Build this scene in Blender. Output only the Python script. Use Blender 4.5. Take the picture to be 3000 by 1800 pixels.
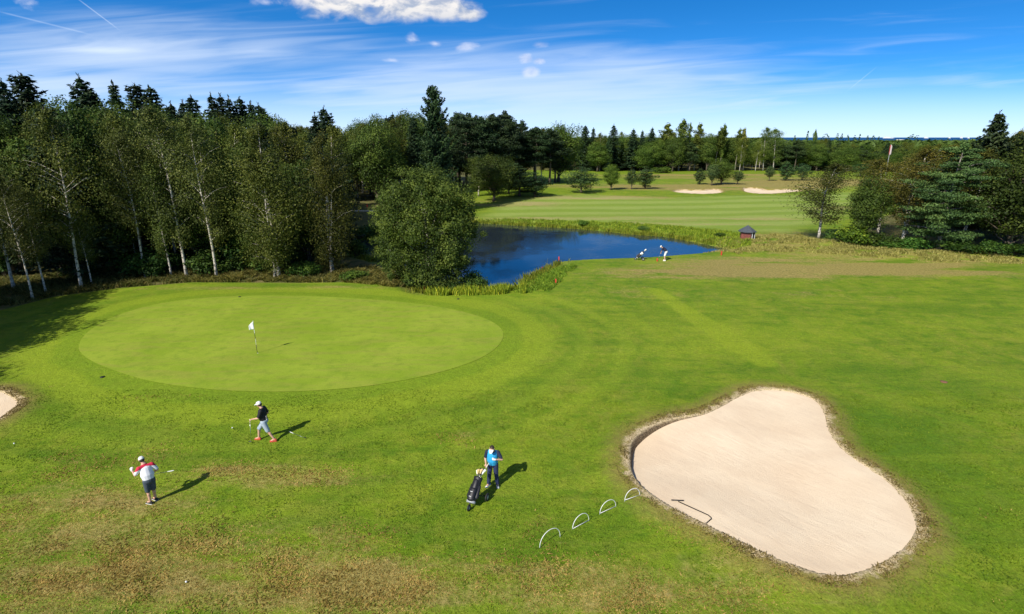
import bpy, math, random
import numpy as np
from mathutils import Vector, Matrix
random.seed(7); RNG = np.random.default_rng(11)
S = bpy.context.scene
for o in list(bpy.data.objects): bpy.data.objects.remove(o)
C = S.collection
R = math.radians

# ------------------------------------------------------------------ camera, sky, sun, exposure
FPX, PITCH, H = 1667.0, math.atan(497/1667), 12.6
cp, sp = math.cos(PITCH), math.sin(PITCH)
cam = bpy.data.objects.new('camera', bpy.data.cameras.new('camera')); C.objects.link(cam)
cam.data.sensor_width = 36; cam.data.lens = 36*FPX/3000
cam.data.clip_start = .3; cam.data.clip_end = 90000
cam.location = (0, 0, H); cam.rotation_euler = (R(90)-PITCH, 0, 0)
S.camera = cam
S.view_settings.view_transform = 'Standard'; S.view_settings.look = 'None'
S.view_settings.exposure = 0.35; S.view_settings.gamma = 1
S.render.resolution_x, S.render.resolution_y = 1024, 614

SUN_EL = R(39.5)
SAZ = (-0.60, -0.80)                       # horizontal direction towards the sun
sd = Vector((SAZ[0]*math.cos(SUN_EL), SAZ[1]*math.cos(SUN_EL), math.sin(SUN_EL)))
sun = bpy.data.objects.new('sun', bpy.data.lights.new('sun', 'SUN')); C.objects.link(sun)
sun.data.energy = 4.3; sun.data.angle = R(.55); sun.data.color = (1, .945, .84)
sun.rotation_euler = sd.to_track_quat('Z', 'Y').to_euler()

class NT:                                   # small node helper
    def __init__(s, tree): s.t = tree; s.n = tree.nodes; s.l = tree.links
    def new(s, k, **kw):
        n = s.n.new(k)
        for a, b in kw.items(): setattr(n, a, b)
        return n
    def put(s, sock, v):
        if isinstance(v, bpy.types.NodeSocket): s.l.new(v, sock)
        elif v is not None:
            if sock.type == 'RGBA' and len(v) == 3: v = (*v, 1)
            sock.default_value = v
    def m(s, op, a, b=None, c=None, clamp=False):
        n = s.new('ShaderNodeMath', operation=op, use_clamp=clamp)
        for i, v in enumerate((a, b, c)):
            if v is not None: s.put(n.inputs[i], v)
        return n.outputs[0]
    def vm(s, op, a, b=None):
        n = s.new('ShaderNodeVectorMath', operation=op)
        s.put(n.inputs[0], a)
        if b is not None: s.put(n.inputs[3 if op == 'SCALE' else 1], b)
        return n.outputs[0]
    def mix(s, f, a, b, mode='MIX'):
        n = s.new('ShaderNodeMix', data_type='RGBA', blend_type=mode)
        s.put(n.inputs[0], f); s.put(n.inputs[6], a); s.put(n.inputs[7], b)
        return n.outputs[2]
    def noise(s, vec, scale, detail=4, rough=.55, dist=0, lac=2.0):
        n = s.new('ShaderNodeTexNoise'); n.inputs['Scale'].default_value = scale
        n.inputs['Detail'].default_value = detail; n.inputs['Roughness'].default_value = rough
        n.inputs['Distortion'].default_value = dist; n.inputs['Lacunarity'].default_value = lac
        if vec is not None: s.l.new(vec, n.inputs['Vector'])
        return n.outputs['Fac']
    def step(s, v, a, b):                   # smoothstep a..b -> 0..1
        n = s.new('ShaderNodeMapRange', interpolation_type='SMOOTHSTEP')
        s.put(n.inputs[0], v); s.put(n.inputs[1], a); s.put(n.inputs[2], b)
        return n.outputs[0]
    def sep(s, v):
        n = s.new('ShaderNodeSeparateXYZ'); s.l.new(v, n.inputs[0]); return n.outputs
    def comb(s, x, y, z):
        n = s.new('ShaderNodeCombineXYZ')
        for i, v in enumerate((x, y, z)): s.put(n.inputs[i], v)
        return n.outputs[0]
    def attr(s, name, out='Fac'):
        n = s.new('ShaderNodeAttribute'); n.attribute_name = name; return n.outputs[out]

def uv_dir(px, py):                          # photo pixel -> (x/y, z/y) of its direction
    dy = py-900; F = FPX*cp-sp*dy
    return (px-1500)/F, -(FPX*sp+cp*dy)/F

def world():
    w = bpy.data.worlds.new('World'); S.world = w; w.use_nodes = True
    w.node_tree.nodes.clear(); N = NT(w.node_tree)
    d = N.new('ShaderNodeTexCoord').outputs['Generated']
    x, y, z = N.sep(d)
    zs = N.m('MULTIPLY', N.m('ADD', N.m('MAXIMUM', z, 0.0), .035), 2.35)
    dv = N.vm('NORMALIZE', N.comb(x, y, zs))
    sky = N.new('ShaderNodeTexSky', sky_type='NISHITA', sun_disc=False)
    sky.sun_elevation = SUN_EL; sky.sun_rotation = math.atan2(SAZ[0], SAZ[1])
    sky.altitude = 0; sky.air_density = 1.0; sky.dust_density = .35; sky.ozone_density = 3.2
    N.l.new(dv, sky.inputs[0])
    hs = N.new('ShaderNodeHueSaturation'); hs.inputs['Saturation'].default_value = 1.38
    hs.inputs['Value'].default_value = 1.0
    N.l.new(sky.outputs[0], hs.inputs['Color']); col = N.mix(1.0, hs.outputs[0], (.86, 1.04, 1.14), 'MULTIPLY')
    # direction plane coordinates (only meaningful for y>0, other side mirrors)
    ya = N.m('MAXIMUM', N.m('ABSOLUTE', y), .05)
    u = N.m('DIVIDE', x, ya); v = N.m('DIVIDE', z, ya)
    # cirrus : noise laid out on a high plane
    zz = N.m('ADD', N.m('MAXIMUM', z, 0), .045)
    cx = N.m('DIVIDE', x, zz); cy = N.m('DIVIDE', y, zz)
    c1 = N.comb(N.m('MULTIPLY', cx, .35), N.m('ADD', N.m('MULTIPLY', cy, 1.0), N.m('MULTIPLY', cx, .12)), 0.3)
    n1 = N.noise(c1, .55, 5, .5, .8)
    n2 = N.noise(N.comb(N.m('MULTIPLY', u, 1.6), N.m('MULTIPLY', v, 9), 2.0), 1.6, 3, .5)
    n3 = N.noise(N.comb(N.m('MULTIPLY', u, 4), N.m('ADD', N.m('MULTIPLY', v, 60), N.m('MULTIPLY', u, -4)), 5.0), .9, 5, .52, .8)
    cir = N.m('ADD', N.m('MULTIPLY', n1, .4), N.m('MULTIPLY', n3, .6))
    # a veil over the middle, thinner to the upper right; streaks to the left
    def blob(px, py, rx, ry, soft=1.0):
        a, b = uv_dir(px, py); k = FPX*cp+sp*500
        q = N.m('ADD', N.m('POWER', N.m('DIVIDE', N.m('SUBTRACT', u, a), rx/k), 2), N.m('POWER', N.m('DIVIDE', N.m('SUBTRACT', v, b), ry/k), 2))
        return N.m('SUBTRACT', 1.0, N.m('SQRT', q))
    def bsum(l):
        r = None
        for a in l:
            k = N.m('MULTIPLY', N.m('MAXIMUM', blob(*a[:4]), 0), a[4])
            r = k if r is None else N.m('MAXIMUM', r, k)
        return r
    veil = bsum([(1500, 330, 1300, 250, 1.0), (2250, 330, 1000, 160, .65), (1850, 215, 700, 90, .8), (350, 150, 800, 120, .8), (750, 150, 600, 110, .62),
                 (150, 250, 800, 130, .75), (600, 280, 700, 120, .6), (2900, 250, 500, 60, .4)])
    cm = N.step(N.m('ADD', N.m('MULTIPLY', N.m('SUBTRACT', cir, .5), 1.35), veil), .0, .95)
    cm = N.m('MAXIMUM', N.m('MULTIPLY', cm, .68), N.m('MULTIPLY', N.m('SUBTRACT', 1, N.step(v, -.02, .12)), .82))
    col = N.mix(cm, col, (4.6, 5.3, 6.3))
    bright = bsum([(290, 148, 190, 16, 1.0)])
    bm_ = N.m('MULTIPLY', N.step(N.m('ADD', bright, N.m('MULTIPLY', N.m('SUBTRACT', n3, .5), 1.2)), .15, 1.0), .4)
    col = N.mix(bm_, col, (5.6, 6.2, 7.2))
    # contrails
    for (p, q, wd, st) in (((225, -5), (345, 85), 1.7, .24), ((0, 35), (260, 100), 2.2, .15), ((2488, 262), (2562, 202), 1.6, .14)):
        a = uv_dir(*p); b = uv_dir(*q); L = math.hypot(b[0]-a[0], b[1]-a[1]); ex, ey = (b[0]-a[0])/L, (b[1]-a[1])/L
        du = N.m('SUBTRACT', u, a[0]); dvv = N.m('SUBTRACT', v, a[1])
        t = N.m('ADD', N.m('MULTIPLY', du, ex), N.m('MULTIPLY', dvv, ey))
        s_ = N.m('ABSOLUTE', N.m('SUBTRACT', N.m('MULTIPLY', du, -ey), N.m('MULTIPLY', dvv, -ex)))
        k = N.m('SUBTRACT', 1, N.step(s_, 0, wd/1750*1.6))
        e = N.m('MULTIPLY', N.step(t, -.01, .02), N.m('SUBTRACT', 1, N.step(t, L-.02, L+.01)))
        col = N.mix(N.m('MULTIPLY', N.m('MULTIPLY', k, e), st), col, (6, 6.8, 7.8))
    # cumulus
    f1 = N.noise(N.comb(u, N.m('MULTIPLY', v, 1.7), 1.0), 20, 6, .54, .3)
    f2 = N.noise(N.comb(N.m('ADD', u, .006), N.m('MULTIPLY', N.m('SUBTRACT', v, .006), 1.7), 1.0), 20, 6, .54, .3)
    cum = bsum([(1000, -10, 180, 72, 1.0), (1130, -25, 230, 86, 1.0), (1290, 20, 120, 46, .95), (1370, 42, 60, 22, .8), (930, -20, 110, 55, .9), (1200, 10, 200, 60, 1)])
    cden = N.step(N.m('ADD', N.m('SUBTRACT', N.m('MULTIPLY', cum, 1.4), N.m('MULTIPLY', N.m('LESS_THAN', cum, .001), 2)), N.m('MULTIPLY', N.m('SUBTRACT', f1, .5), 1.5)), .05, .85)
    lit = N.m('ADD', .62, N.m('MULTIPLY', N.m('SUBTRACT', f1, f2), 7), clamp=True)
    base = N.step(N.m('ADD', cum, N.m('MULTIPLY', N.m('SUBTRACT', f1, .5), .8)), .1, .7)
    vtop = N.step(v, uv_dir(1100, 75)[1], uv_dir(1100, 10)[1])
    lc = N.mix(N.m('MULTIPLY', lit, N.m('ADD', .45, N.m('MULTIPLY', vtop, .55))), (2.6, 3.0, 3.8), (5.6, 5.4, 5.2))
    col = N.mix(N.m('MULTIPLY', cden, .96), col, lc)
    small = bsum([(1205, 110, 32, 26, 1), (1275, 130, 34, 22, .8), (1370, 138, 50, 16, .7), (1150, 178, 50, 11, .6), (1540, 170, 30, 20, .9), (1580, 178, 28, 13, .8), (1555, 213, 36, 20, 1), (1580, 130, 36, 13, .7), (780, 8, 60, 20, .7), (90, 12, 60, 25, .4)])
    sden = N.step(N.m('ADD', N.m('SUBTRACT', small, N.m('MULTIPLY', N.m('LESS_THAN', small, .001), 2)), N.m('MULTIPLY', N.m('SUBTRACT', f1, .5), 1.6)), .18, .75)
    col = N.mix(N.m('MULTIPLY', sden, .5), col, N.mix(lit, (3.0, 3.5, 5.0), (5.4, 5.5, 6.2)))
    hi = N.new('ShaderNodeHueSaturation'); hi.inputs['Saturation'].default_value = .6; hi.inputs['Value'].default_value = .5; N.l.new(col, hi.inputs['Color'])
    col = N.mix(N.step(z, .24, .5), col, hi.outputs[0])  # unseen upper sky dulled and darkened to weaken its blue fill light
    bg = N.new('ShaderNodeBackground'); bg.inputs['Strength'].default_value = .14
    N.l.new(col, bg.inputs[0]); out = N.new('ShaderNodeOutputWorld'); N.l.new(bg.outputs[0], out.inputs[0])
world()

# ------------------------------------------------------------------ helpers
def nrm(v): v = np.asarray(v, float); return v/np.maximum(np.linalg.norm(v, axis=-1, keepdims=True), 1e-9)
def ray(px, py, z=0.0):                      # photo pixel -> point on level z
    u, v = uv_dir(px, py); y = (z-H)/v; return u*y, y

def smooth_loop(pts, per=8):
    P = np.array(pts, float); n = len(P); out = []
    for i in range(n):
        a, b, c, d = P[(i-1) % n], P[i], P[(i+1) % n], P[(i+2) % n]
        for k in range(per):
            t = k/per
            out.append(.5*((2*b)+(-a+c)*t+(2*a-5*b+4*c-d)*t*t+(-a+3*b-3*c+d)*t**3))
    return np.array(out)

def sdf(X, Y, poly):
    X = np.asarray(X, float); Y = np.asarray(Y, float); poly = np.asarray(poly, float)
    if X.size > 5000:
        lo, hi = poly.min(0), poly.max(0); bx = np.maximum(0, np.maximum(lo[0]-X, X-hi[0])); by = np.maximum(0, np.maximum(lo[1]-Y, Y-hi[1]))
        d = np.hypot(bx, by); k = d < 11; out = d.copy(); out[k] = sdf_(X[k], Y[k], poly); return out
    return sdf_(X, Y, poly)
def sdf_(X, Y, poly):
    d = np.full(X.shape, 1e12); ins = np.zeros(X.shape, bool)
    n = len(poly)
    for i in range(n):
        ax, ay = poly[i]; bx, by = poly[(i+1) % n]
        ex, ey = bx-ax, by-ay; L = ex*ex+ey*ey+1e-12
        t = np.clip(((X-ax)*ex+(Y-ay)*ey)/L, 0, 1)
        d = np.minimum(d, (X-ax-t*ex)**2+(Y-ay-t*ey)**2)
        if ay != by:
            c = ((ay > Y) != (by > Y)) & (X < (bx-ax)*(Y-ay)/(by-ay)+ax); ins ^= c
    d = np.sqrt(d); return np.where(ins, -d, d)
def sst(x, a, b): t = np.clip((np.asarray(x, float)-a)/(b-a), 0, 1); return t*t*(3-2*t)

BK = [[(2172,1161),(2207,1148),(2273,1145),(2339,1156),(2389,1176),(2415,1211),(2425,1252),(2445,1292),(2490,1337),(2551,1378),(2612,1423),(2657,1474),(2680,1524),(2682,1560),(2652,1605),(2602,1641),(2541,1671),(2475,1689),(2410,1684),(2334,1661),(2258,1631),(2182,1595),(2081,1545),(1980,1494),(1894,1439),(1854,1393),(1844,1353),(1849,1302),(1874,1272),(1919,1247),(1980,1229),(2056,1216),(2106,1196),(2147,1173)],
      [(-160,1155),(-60,1148),(0,1150),(30,1163),(50,1180),(45,1195),(25,1210),(0,1227),(-60,1255),(-160,1265)],
      [(1974,565),(1997,560),(2052,561),(2096,558),(2114,566),(2096,571),(2052,573),(1997,570)],
      [(2181,555),(2201,553.5),(2223,555),(2241,559),(2278,559),(2314,558),(2347,562),(2314,566),(2259,571),(2223,571),(2194,568),(2181,562)]]
BPOLY = [smooth_loop([ray(*p) for p in b], 5) for b in BK]
GREEN = smooth_loop([ray(*p) for p in [(232,1020),(262,975),(340,930),(470,893),(640,874),(850,870),(1080,880),(1270,900),(1400,930),(1465,965),(1470,1005),(1420,1050),(1310,1092),(1150,1128),(980,1150),(800,1158),(620,1150),(450,1125),(330,1090),(255,1055)]], 6)
WZ = -.45
POND = smooth_loop([ray(p[0], p[1], WZ) for p in [(1395,655),(1500,661),(1650,669),(1750,677),(1850,688),(1950,695),(2040,712),(2110,727),(2135,735),(2080,741),(1980,748),(1880,755),(1760,759),(1690,762),(1640,768),(1605,785),(1565,808),(1530,825),(1525,845),(1480,850),(1400,856),(1310,862),(1240,858),(1225,835),(1215,805),(1170,785),(1100,765),(1030,745),(990,725),(1010,708),(1100,702),(1180,694),(1250,670),(1320,657)]], 4)
FAIR2 = [ray(*p) for p in [(1395,648),(1500,590),(1700,575),(1950,585),(2130,580),(2330,575),(2560,560),(2560,600),(2430,640),(2300,680),(2000,672),(1700,655)]]

def vnoise(x, y, s, seed=0):                 # cheap smooth value noise, numpy
    x = np.asarray(x, float)/s+seed*17.3; y = np.asarray(y, float)/s-seed*9.1
    xi = np.floor(x); yi = np.floor(y); fx = x-xi; fy = y-yi
    fx = fx*fx*(3-2*fx); fy = fy*fy*(3-2*fy)
    h = lambda a, b: np.modf(np.abs(np.sin(a*127.1+b*311.7+seed*74.7)*43758.5453))[0]
    return (h(xi, yi)*(1-fx)+h(xi+1, yi)*fx)*(1-fy)+(h(xi, yi+1)*(1-fx)+h(xi+1, yi+1)*fx)*fy

GROVE = [ray(*p) for p in [(2420,712),(2560,728),(2750,738),(3100,752),(3600,760),(3600,560),(2750,600),(2560,640),(2450,690)]]
EDGE = [ray(*p) for p in [(-500,960),(0,905),(150,868),(330,845),(560,828),(800,826),(1000,828),(1120,835),(1225,850)]]
ex_ = np.array([p[0] for p in EDGE]); ey_ = np.array([p[1] for p in EDGE])
def woodedge(X): return np.interp(X, ex_, ey_)

def height(X, Y, fine=True):
    X = np.asarray(X, float); Y = np.asarray(Y, float)
    near = 1-sst(Y, 150, 260)
    z = (.35*(vnoise(X, Y, 17, 1)-.5)+.22*(vnoise(X, Y, 8, 2)-.5))*near*.8
    z = z+1.6*sst(Y, 95, 150)*(vnoise(X, Y, 40, 3))*.5*near
    sg = sdf(X, Y, GREEN); z = z*(1-.6*sst(-sg, -3, 2))+.12*sst(-sg, -4, 1)
    # rough mounds right of the pond
    for (px, py, rx, ry, a) in ((2400,722,5,2.2,.55),(2300,712,4,2,.4),(2550,745,7,2.2,.35),(2850,752,9,2.5,.3),(2250,728,3,1.2,.25)):
        mx, my = ray(px, py); z = z+a*np.exp(-((X-mx)/rx)**2-((Y-my)/ry)**2)
    dp = sdf(X, Y, POND)
    k = sst(-dp, -2.2, .9)
    z = z*(1-k)+(-1.25)*k
    z = np.where((dp > 0) & (dp < 4), np.maximum(z, WZ+.05*np.minimum(dp, 1)+.06*dp), z)
    if fine:
        for i, b in enumerate(BPOLY):
            db = sdf(X, Y, b)
            z = z*(1-sst(-db, -3, 1))                       # flatten round each bunker
            z = z+(.10 if i < 2 else .3)*np.exp(-((db-.5)/.9)**2)*(db > -.0)*1.0+(.10*math.exp(-(.5/.9)**2))*(db <= 0)*(i < 2)
            z = z-.75*sst(-db, .0, .28)
    return z
def G(px, py):                               # photo pixel -> ground point
    z = 0
    for _ in range(6):
        x, y = ray(px, py, z); z = float(height(np.array([x]), np.array([y]))[0])
        z = max(z, WZ)
    return Vector((x, y, z))
def gz(x, y): return float(height(np.array([x]), np.array([y]))[0])

def tag(o, label=None, cat=None, group=None, kind=None):
    if label: o['label'] = label
    if cat: o['category'] = cat
    if group: o['group'] = group
    if kind: o['kind'] = kind
    return o
def link(name, me, mat=None, parent=None, loc=None):
    o = bpy.data.objects.new(name, me); C.objects.link(o)
    if mat is not None and me is not None:
        me.materials.clear(); me.materials.append(mat)
    if parent is not None: o.parent = parent
    if loc is not None: o.location = loc
    return o
def root(name, loc, rz=0, scale=1):
    o = bpy.data.objects.new(name, None); C.objects.link(o); o.location = loc
    o.rotation_euler = (0, 0, rz); o.scale = (scale,)*3 if not isinstance(scale, tuple) else scale
    o.empty_display_size = .3
    return o
def np_mesh(name, V, F, smooth=False, fattr=None, pattr=None):
    me = bpy.data.meshes.new(name); V = np.asarray(V, np.float32); F = np.asarray(F, np.int32)
    k = F.shape[1]
    me.vertices.add(len(V)); me.vertices.foreach_set('co', V.ravel())
    me.loops.add(F.size); me.loops.foreach_set('vertex_index', F.ravel())
    me.polygons.add(len(F)); me.polygons.foreach_set('loop_start', np.arange(0, F.size, k, dtype=np.int32))
    me.polygons.foreach_set('loop_total', np.full(len(F), k, np.int32))
    if smooth: me.polygons.foreach_set('use_smooth', np.ones(len(F), bool))
    for nm, a in (fattr or {}).items():
        at = me.attributes.new(nm, 'FLOAT', 'FACE'); at.data.foreach_set('value', np.asarray(a, np.float32))
    for nm, a in (pattr or {}).items():
        at = me.attributes.new(nm, 'FLOAT', 'POINT'); at.data.foreach_set('value', np.asarray(a, np.float32))
    me.update(calc_edges=True); me.validate(); return me

class M:                                     # collects solid shapes into one mesh
    def __init__(s): s.v = []; s.f = []
    def ring(s, c, a, b, ra, rb, n):
        i0 = len(s.v)
        for k in range(n):
            t = 2*math.pi*k/n; s.v.append(c+a*(ra*math.cos(t))+b*(rb*math.sin(t)))
        return i0
    def bridge(s, i, j, n):
        for k in range(n): s.f.append((i+k, i+(k+1) % n, j+(k+1) % n, j+k))
    def tube(s, pts, rad, n=8, caps=True):
        pts = [Vector(p) for p in pts]; rad = rad if hasattr(rad, '__len__') else [rad]*len(pts)
        d = (pts[1]-pts[0]).normalized(); a = d.orthogonal().normalized(); prev = None; first = None
        for i, p in enumerate(pts):
            d = (pts[min(i+1, len(pts)-1)]-pts[max(i-1, 0)])
            d = d.normalized() if d.length > 1e-9 else Vector((0, 0, 1))
            a = (a-d*a.dot(d)); a = a.normalized() if a.length > 1e-6 else d.orthogonal().normalized()
            b = d.cross(a); r = s.ring(p, a, b, rad[i], rad[i], n)
            if prev is not None: s.bridge(prev, r, n)
            else: first = r
            prev = r
        if caps: s.f.append(tuple(range(first, first+n))[::-1]); s.f.append(tuple(range(prev, prev+n)))
    def caps(s, p0, r0, p1, r1, n=12, flat=None, fs=1.0):
        """tapered capsule; flat=(axis) scales the section by fs along that axis"""
        p0 = Vector(p0); p1 = Vector(p1); d = (p1-p0)
        if d.length < 1e-5: d = Vector((0, 0, 1e-4)); p1 = p0+d
        d.normalize(); a = Vector(flat) if flat else d.orthogonal()
        a = (a-d*a.dot(d)).normalized(); b = d.cross(a); prev = None
        seq = [(p0, r0, -math.cos(t), math.sin(t)) for t in (.25, .7, 1.15)]+[(p0, r0, 0, 1), (p1, r1, 0, 1)]+[(p1, r1, math.cos(t), math.sin(t)) for t in (1.15, .7, .25)]
        for i, (c, r, k, w) in enumerate(seq):
            q = s.ring(c+d*(k*r), a, b, r*w*fs, r*w, n)
            if prev is not None: s.bridge(prev, q, n)
            else: s.f.append(tuple(range(q, q+n))[::-1])
            prev = q
        s.f.append(tuple(range(prev, prev+n)))
    def lathe(s, c, prof, n=12, ax=(0, 0, 1)):
        c = Vector(c); ax = Vector(ax).normalized(); a = ax.orthogonal().normalized(); b = ax.cross(a); prev = None
        for r, z in prof:
            q = s.ring(c+ax*z, a, b, r, r, n)
            if prev is not None: s.bridge(prev, q, n)
            else: s.f.append(tuple(range(q, q+n))[::-1])
            prev = q
        s.f.append(tuple(range(prev, prev+n)))
    def sph(s, c, r, sx=1, sy=1, sz=1, n=12):
        c = Vector(c); prev = None; k = n//2
        for i in range(1, k):
            t = math.pi*i/k; q = len(s.v)
            for j in range(n):
                p = 2*math.pi*j/n
                s.v.append(c+Vector((r*sx*math.sin(t)*math.cos(p), r*sy*math.sin(t)*math.sin(p), -r*sz*math.cos(t))))
            if prev is None: s.f.append(tuple(range(q, q+n))[::-1])
            else: s.bridge(prev, q, n)
            prev = q
        s.f.append(tuple(range(prev, prev+n)))
    def box(s, c, size, rot=None):
        i = len(s.v); c = Vector(c)
        for x in (-.5, .5):
            for y in (-.5, .5):
                for z in (-.5, .5):
                    p = Vector((x*size[0], y*size[1], z*size[2]))
                    if rot: p = rot @ p
                    s.v.append(c+p)
        s.f += [tuple(i+k for k in q) for q in ((0,1,3,2),(4,6,7,5),(0,4,5,1),(2,3,7,6),(0,2,6,4),(1,5,7,3))]
    def mesh(s, name, smooth=True):
        me = bpy.data.meshes.new(name); me.from_pydata([tuple(v) for v in s.v], [], s.f)
        if smooth: me.polygons.foreach_set('use_smooth', [True]*len(me.polygons))
        me.update(); return me
    def build(s, name, mat, parent=None, smooth=True, vox=None):
        o = link(name, s.mesh(name, smooth), mat, parent)
        if vox:
            m = o.modifiers.new('fuse', 'REMESH'); m.mode = 'VOXEL'; m.voxel_size = vox; m.use_smooth_shade = True
            k = o.modifiers.new('soft', 'SMOOTH'); k.iterations = 3; k.factor = .5
        return o

# ------------------------------------------------------------------ materials
def mat(name): 
    m = bpy.data.materials.new(name); m.use_nodes = True; N = NT(m.node_tree)
    return m, N, N.n['Principled BSDF']
def simple(name, col, rough=.6, var=.12, scale=30, metal=0, bump=0):
    m, N, b = mat(name); tc = N.new('ShaderNodeTexCoord').outputs['Object']
    n = N.noise(tc, scale, 4)
    k = N.step(n, .25, .75)
    N.put(b.inputs['Base Color'], N.mix(k, tuple(c*(1-var) for c in col), tuple(min(1, c*(1+var)) for c in col)))
    b.inputs['Roughness'].default_value = rough; b.inputs['Metallic'].default_value = metal
    if bump:
        bp = N.new('ShaderNodeBump'); bp.inputs['Strength'].default_value = bump; bp.inputs['Distance'].default_value = .02
        N.l.new(n, bp.inputs['Height']); N.l.new(bp.outputs[0], b.inputs['Normal'])
    return m
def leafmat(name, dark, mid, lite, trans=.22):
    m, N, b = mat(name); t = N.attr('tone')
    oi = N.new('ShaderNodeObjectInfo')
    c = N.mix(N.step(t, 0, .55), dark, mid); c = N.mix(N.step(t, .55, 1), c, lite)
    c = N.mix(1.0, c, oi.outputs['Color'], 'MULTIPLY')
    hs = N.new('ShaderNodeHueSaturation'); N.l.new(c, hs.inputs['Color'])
    N.put(hs.inputs['Hue'], N.m('ADD', .49, N.m('MULTIPLY', oi.outputs['Random'], .022)))
    N.put(hs.inputs['Value'], N.m('ADD', .82, N.m('MULTIPLY', oi.outputs['Random'], .36)))
    c = hs.outputs[0]
    N.put(b.inputs['Base Color'], c); b.inputs['Roughness'].default_value = .62
    b.inputs['Specular IOR Level'].default_value = .25
    tr = N.new('ShaderNodeBsdfTranslucent'); N.put(tr.inputs[0], c)
    mx = N.new('ShaderNodeMixShader'); mx.inputs[0].default_value = trans
    N.l.new(b.outputs[0], mx.inputs[1]); N.l.new(tr.outputs[0], mx.inputs[2])
    N.l.new(mx.outputs[0], N.n['Material Output'].inputs['Surface'])
    return m
MT = {}
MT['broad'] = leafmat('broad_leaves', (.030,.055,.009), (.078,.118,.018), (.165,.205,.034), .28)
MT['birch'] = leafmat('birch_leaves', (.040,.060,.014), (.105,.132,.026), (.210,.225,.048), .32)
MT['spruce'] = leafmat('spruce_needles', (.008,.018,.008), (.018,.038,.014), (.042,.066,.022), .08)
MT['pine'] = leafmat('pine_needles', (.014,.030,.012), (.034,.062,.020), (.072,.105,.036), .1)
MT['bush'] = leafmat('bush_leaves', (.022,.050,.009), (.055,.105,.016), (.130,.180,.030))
MT['reed'] = leafmat('reed_blades', (.12,.18,.018), (.27,.34,.035), (.52,.50,.06), .4)
MT['dry'] = leafmat('dry_grass_blades', (.22,.19,.05), (.42,.33,.12), (.66,.53,.23), .4)
MT['fern'] = leafmat('undergrowth_blades', (.07,.075,.02), (.15,.16,.035), (.32,.25,.08), .35)
MT['turf'] = leafmat('turf_blades', (.09,.16,.008), (.17,.25,.012), (.29,.34,.03), .3)
def barkmat(name, base, dark, scale):
    m, N, b = mat(name); tc = N.new('ShaderNodeTexCoord').outputs['Object']
    x, y, z = N.sep(tc); n = N.noise(N.comb(N.m('MULTIPLY', x, .8), N.m('MULTIPLY', y, .8), N.m('MULTIPLY', z, scale)), 2.4, 5, .7)
    N.put(b.inputs['Base Color'], N.mix(N.step(n, .50, .60), base, dark)); b.inputs['Roughness'].default_value = .8
    return m
MT['white_bark'] = barkmat('birch_bark', (.62,.56,.48), (.06,.05,.04), 1.5)
MT['bark'] = barkmat('brown_bark', (.11,.085,.06), (.04,.03,.02), .5)
MT['grey_bark'] = barkmat('grey_bark', (.30,.26,.21), (.10,.085,.07), .8)

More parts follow.
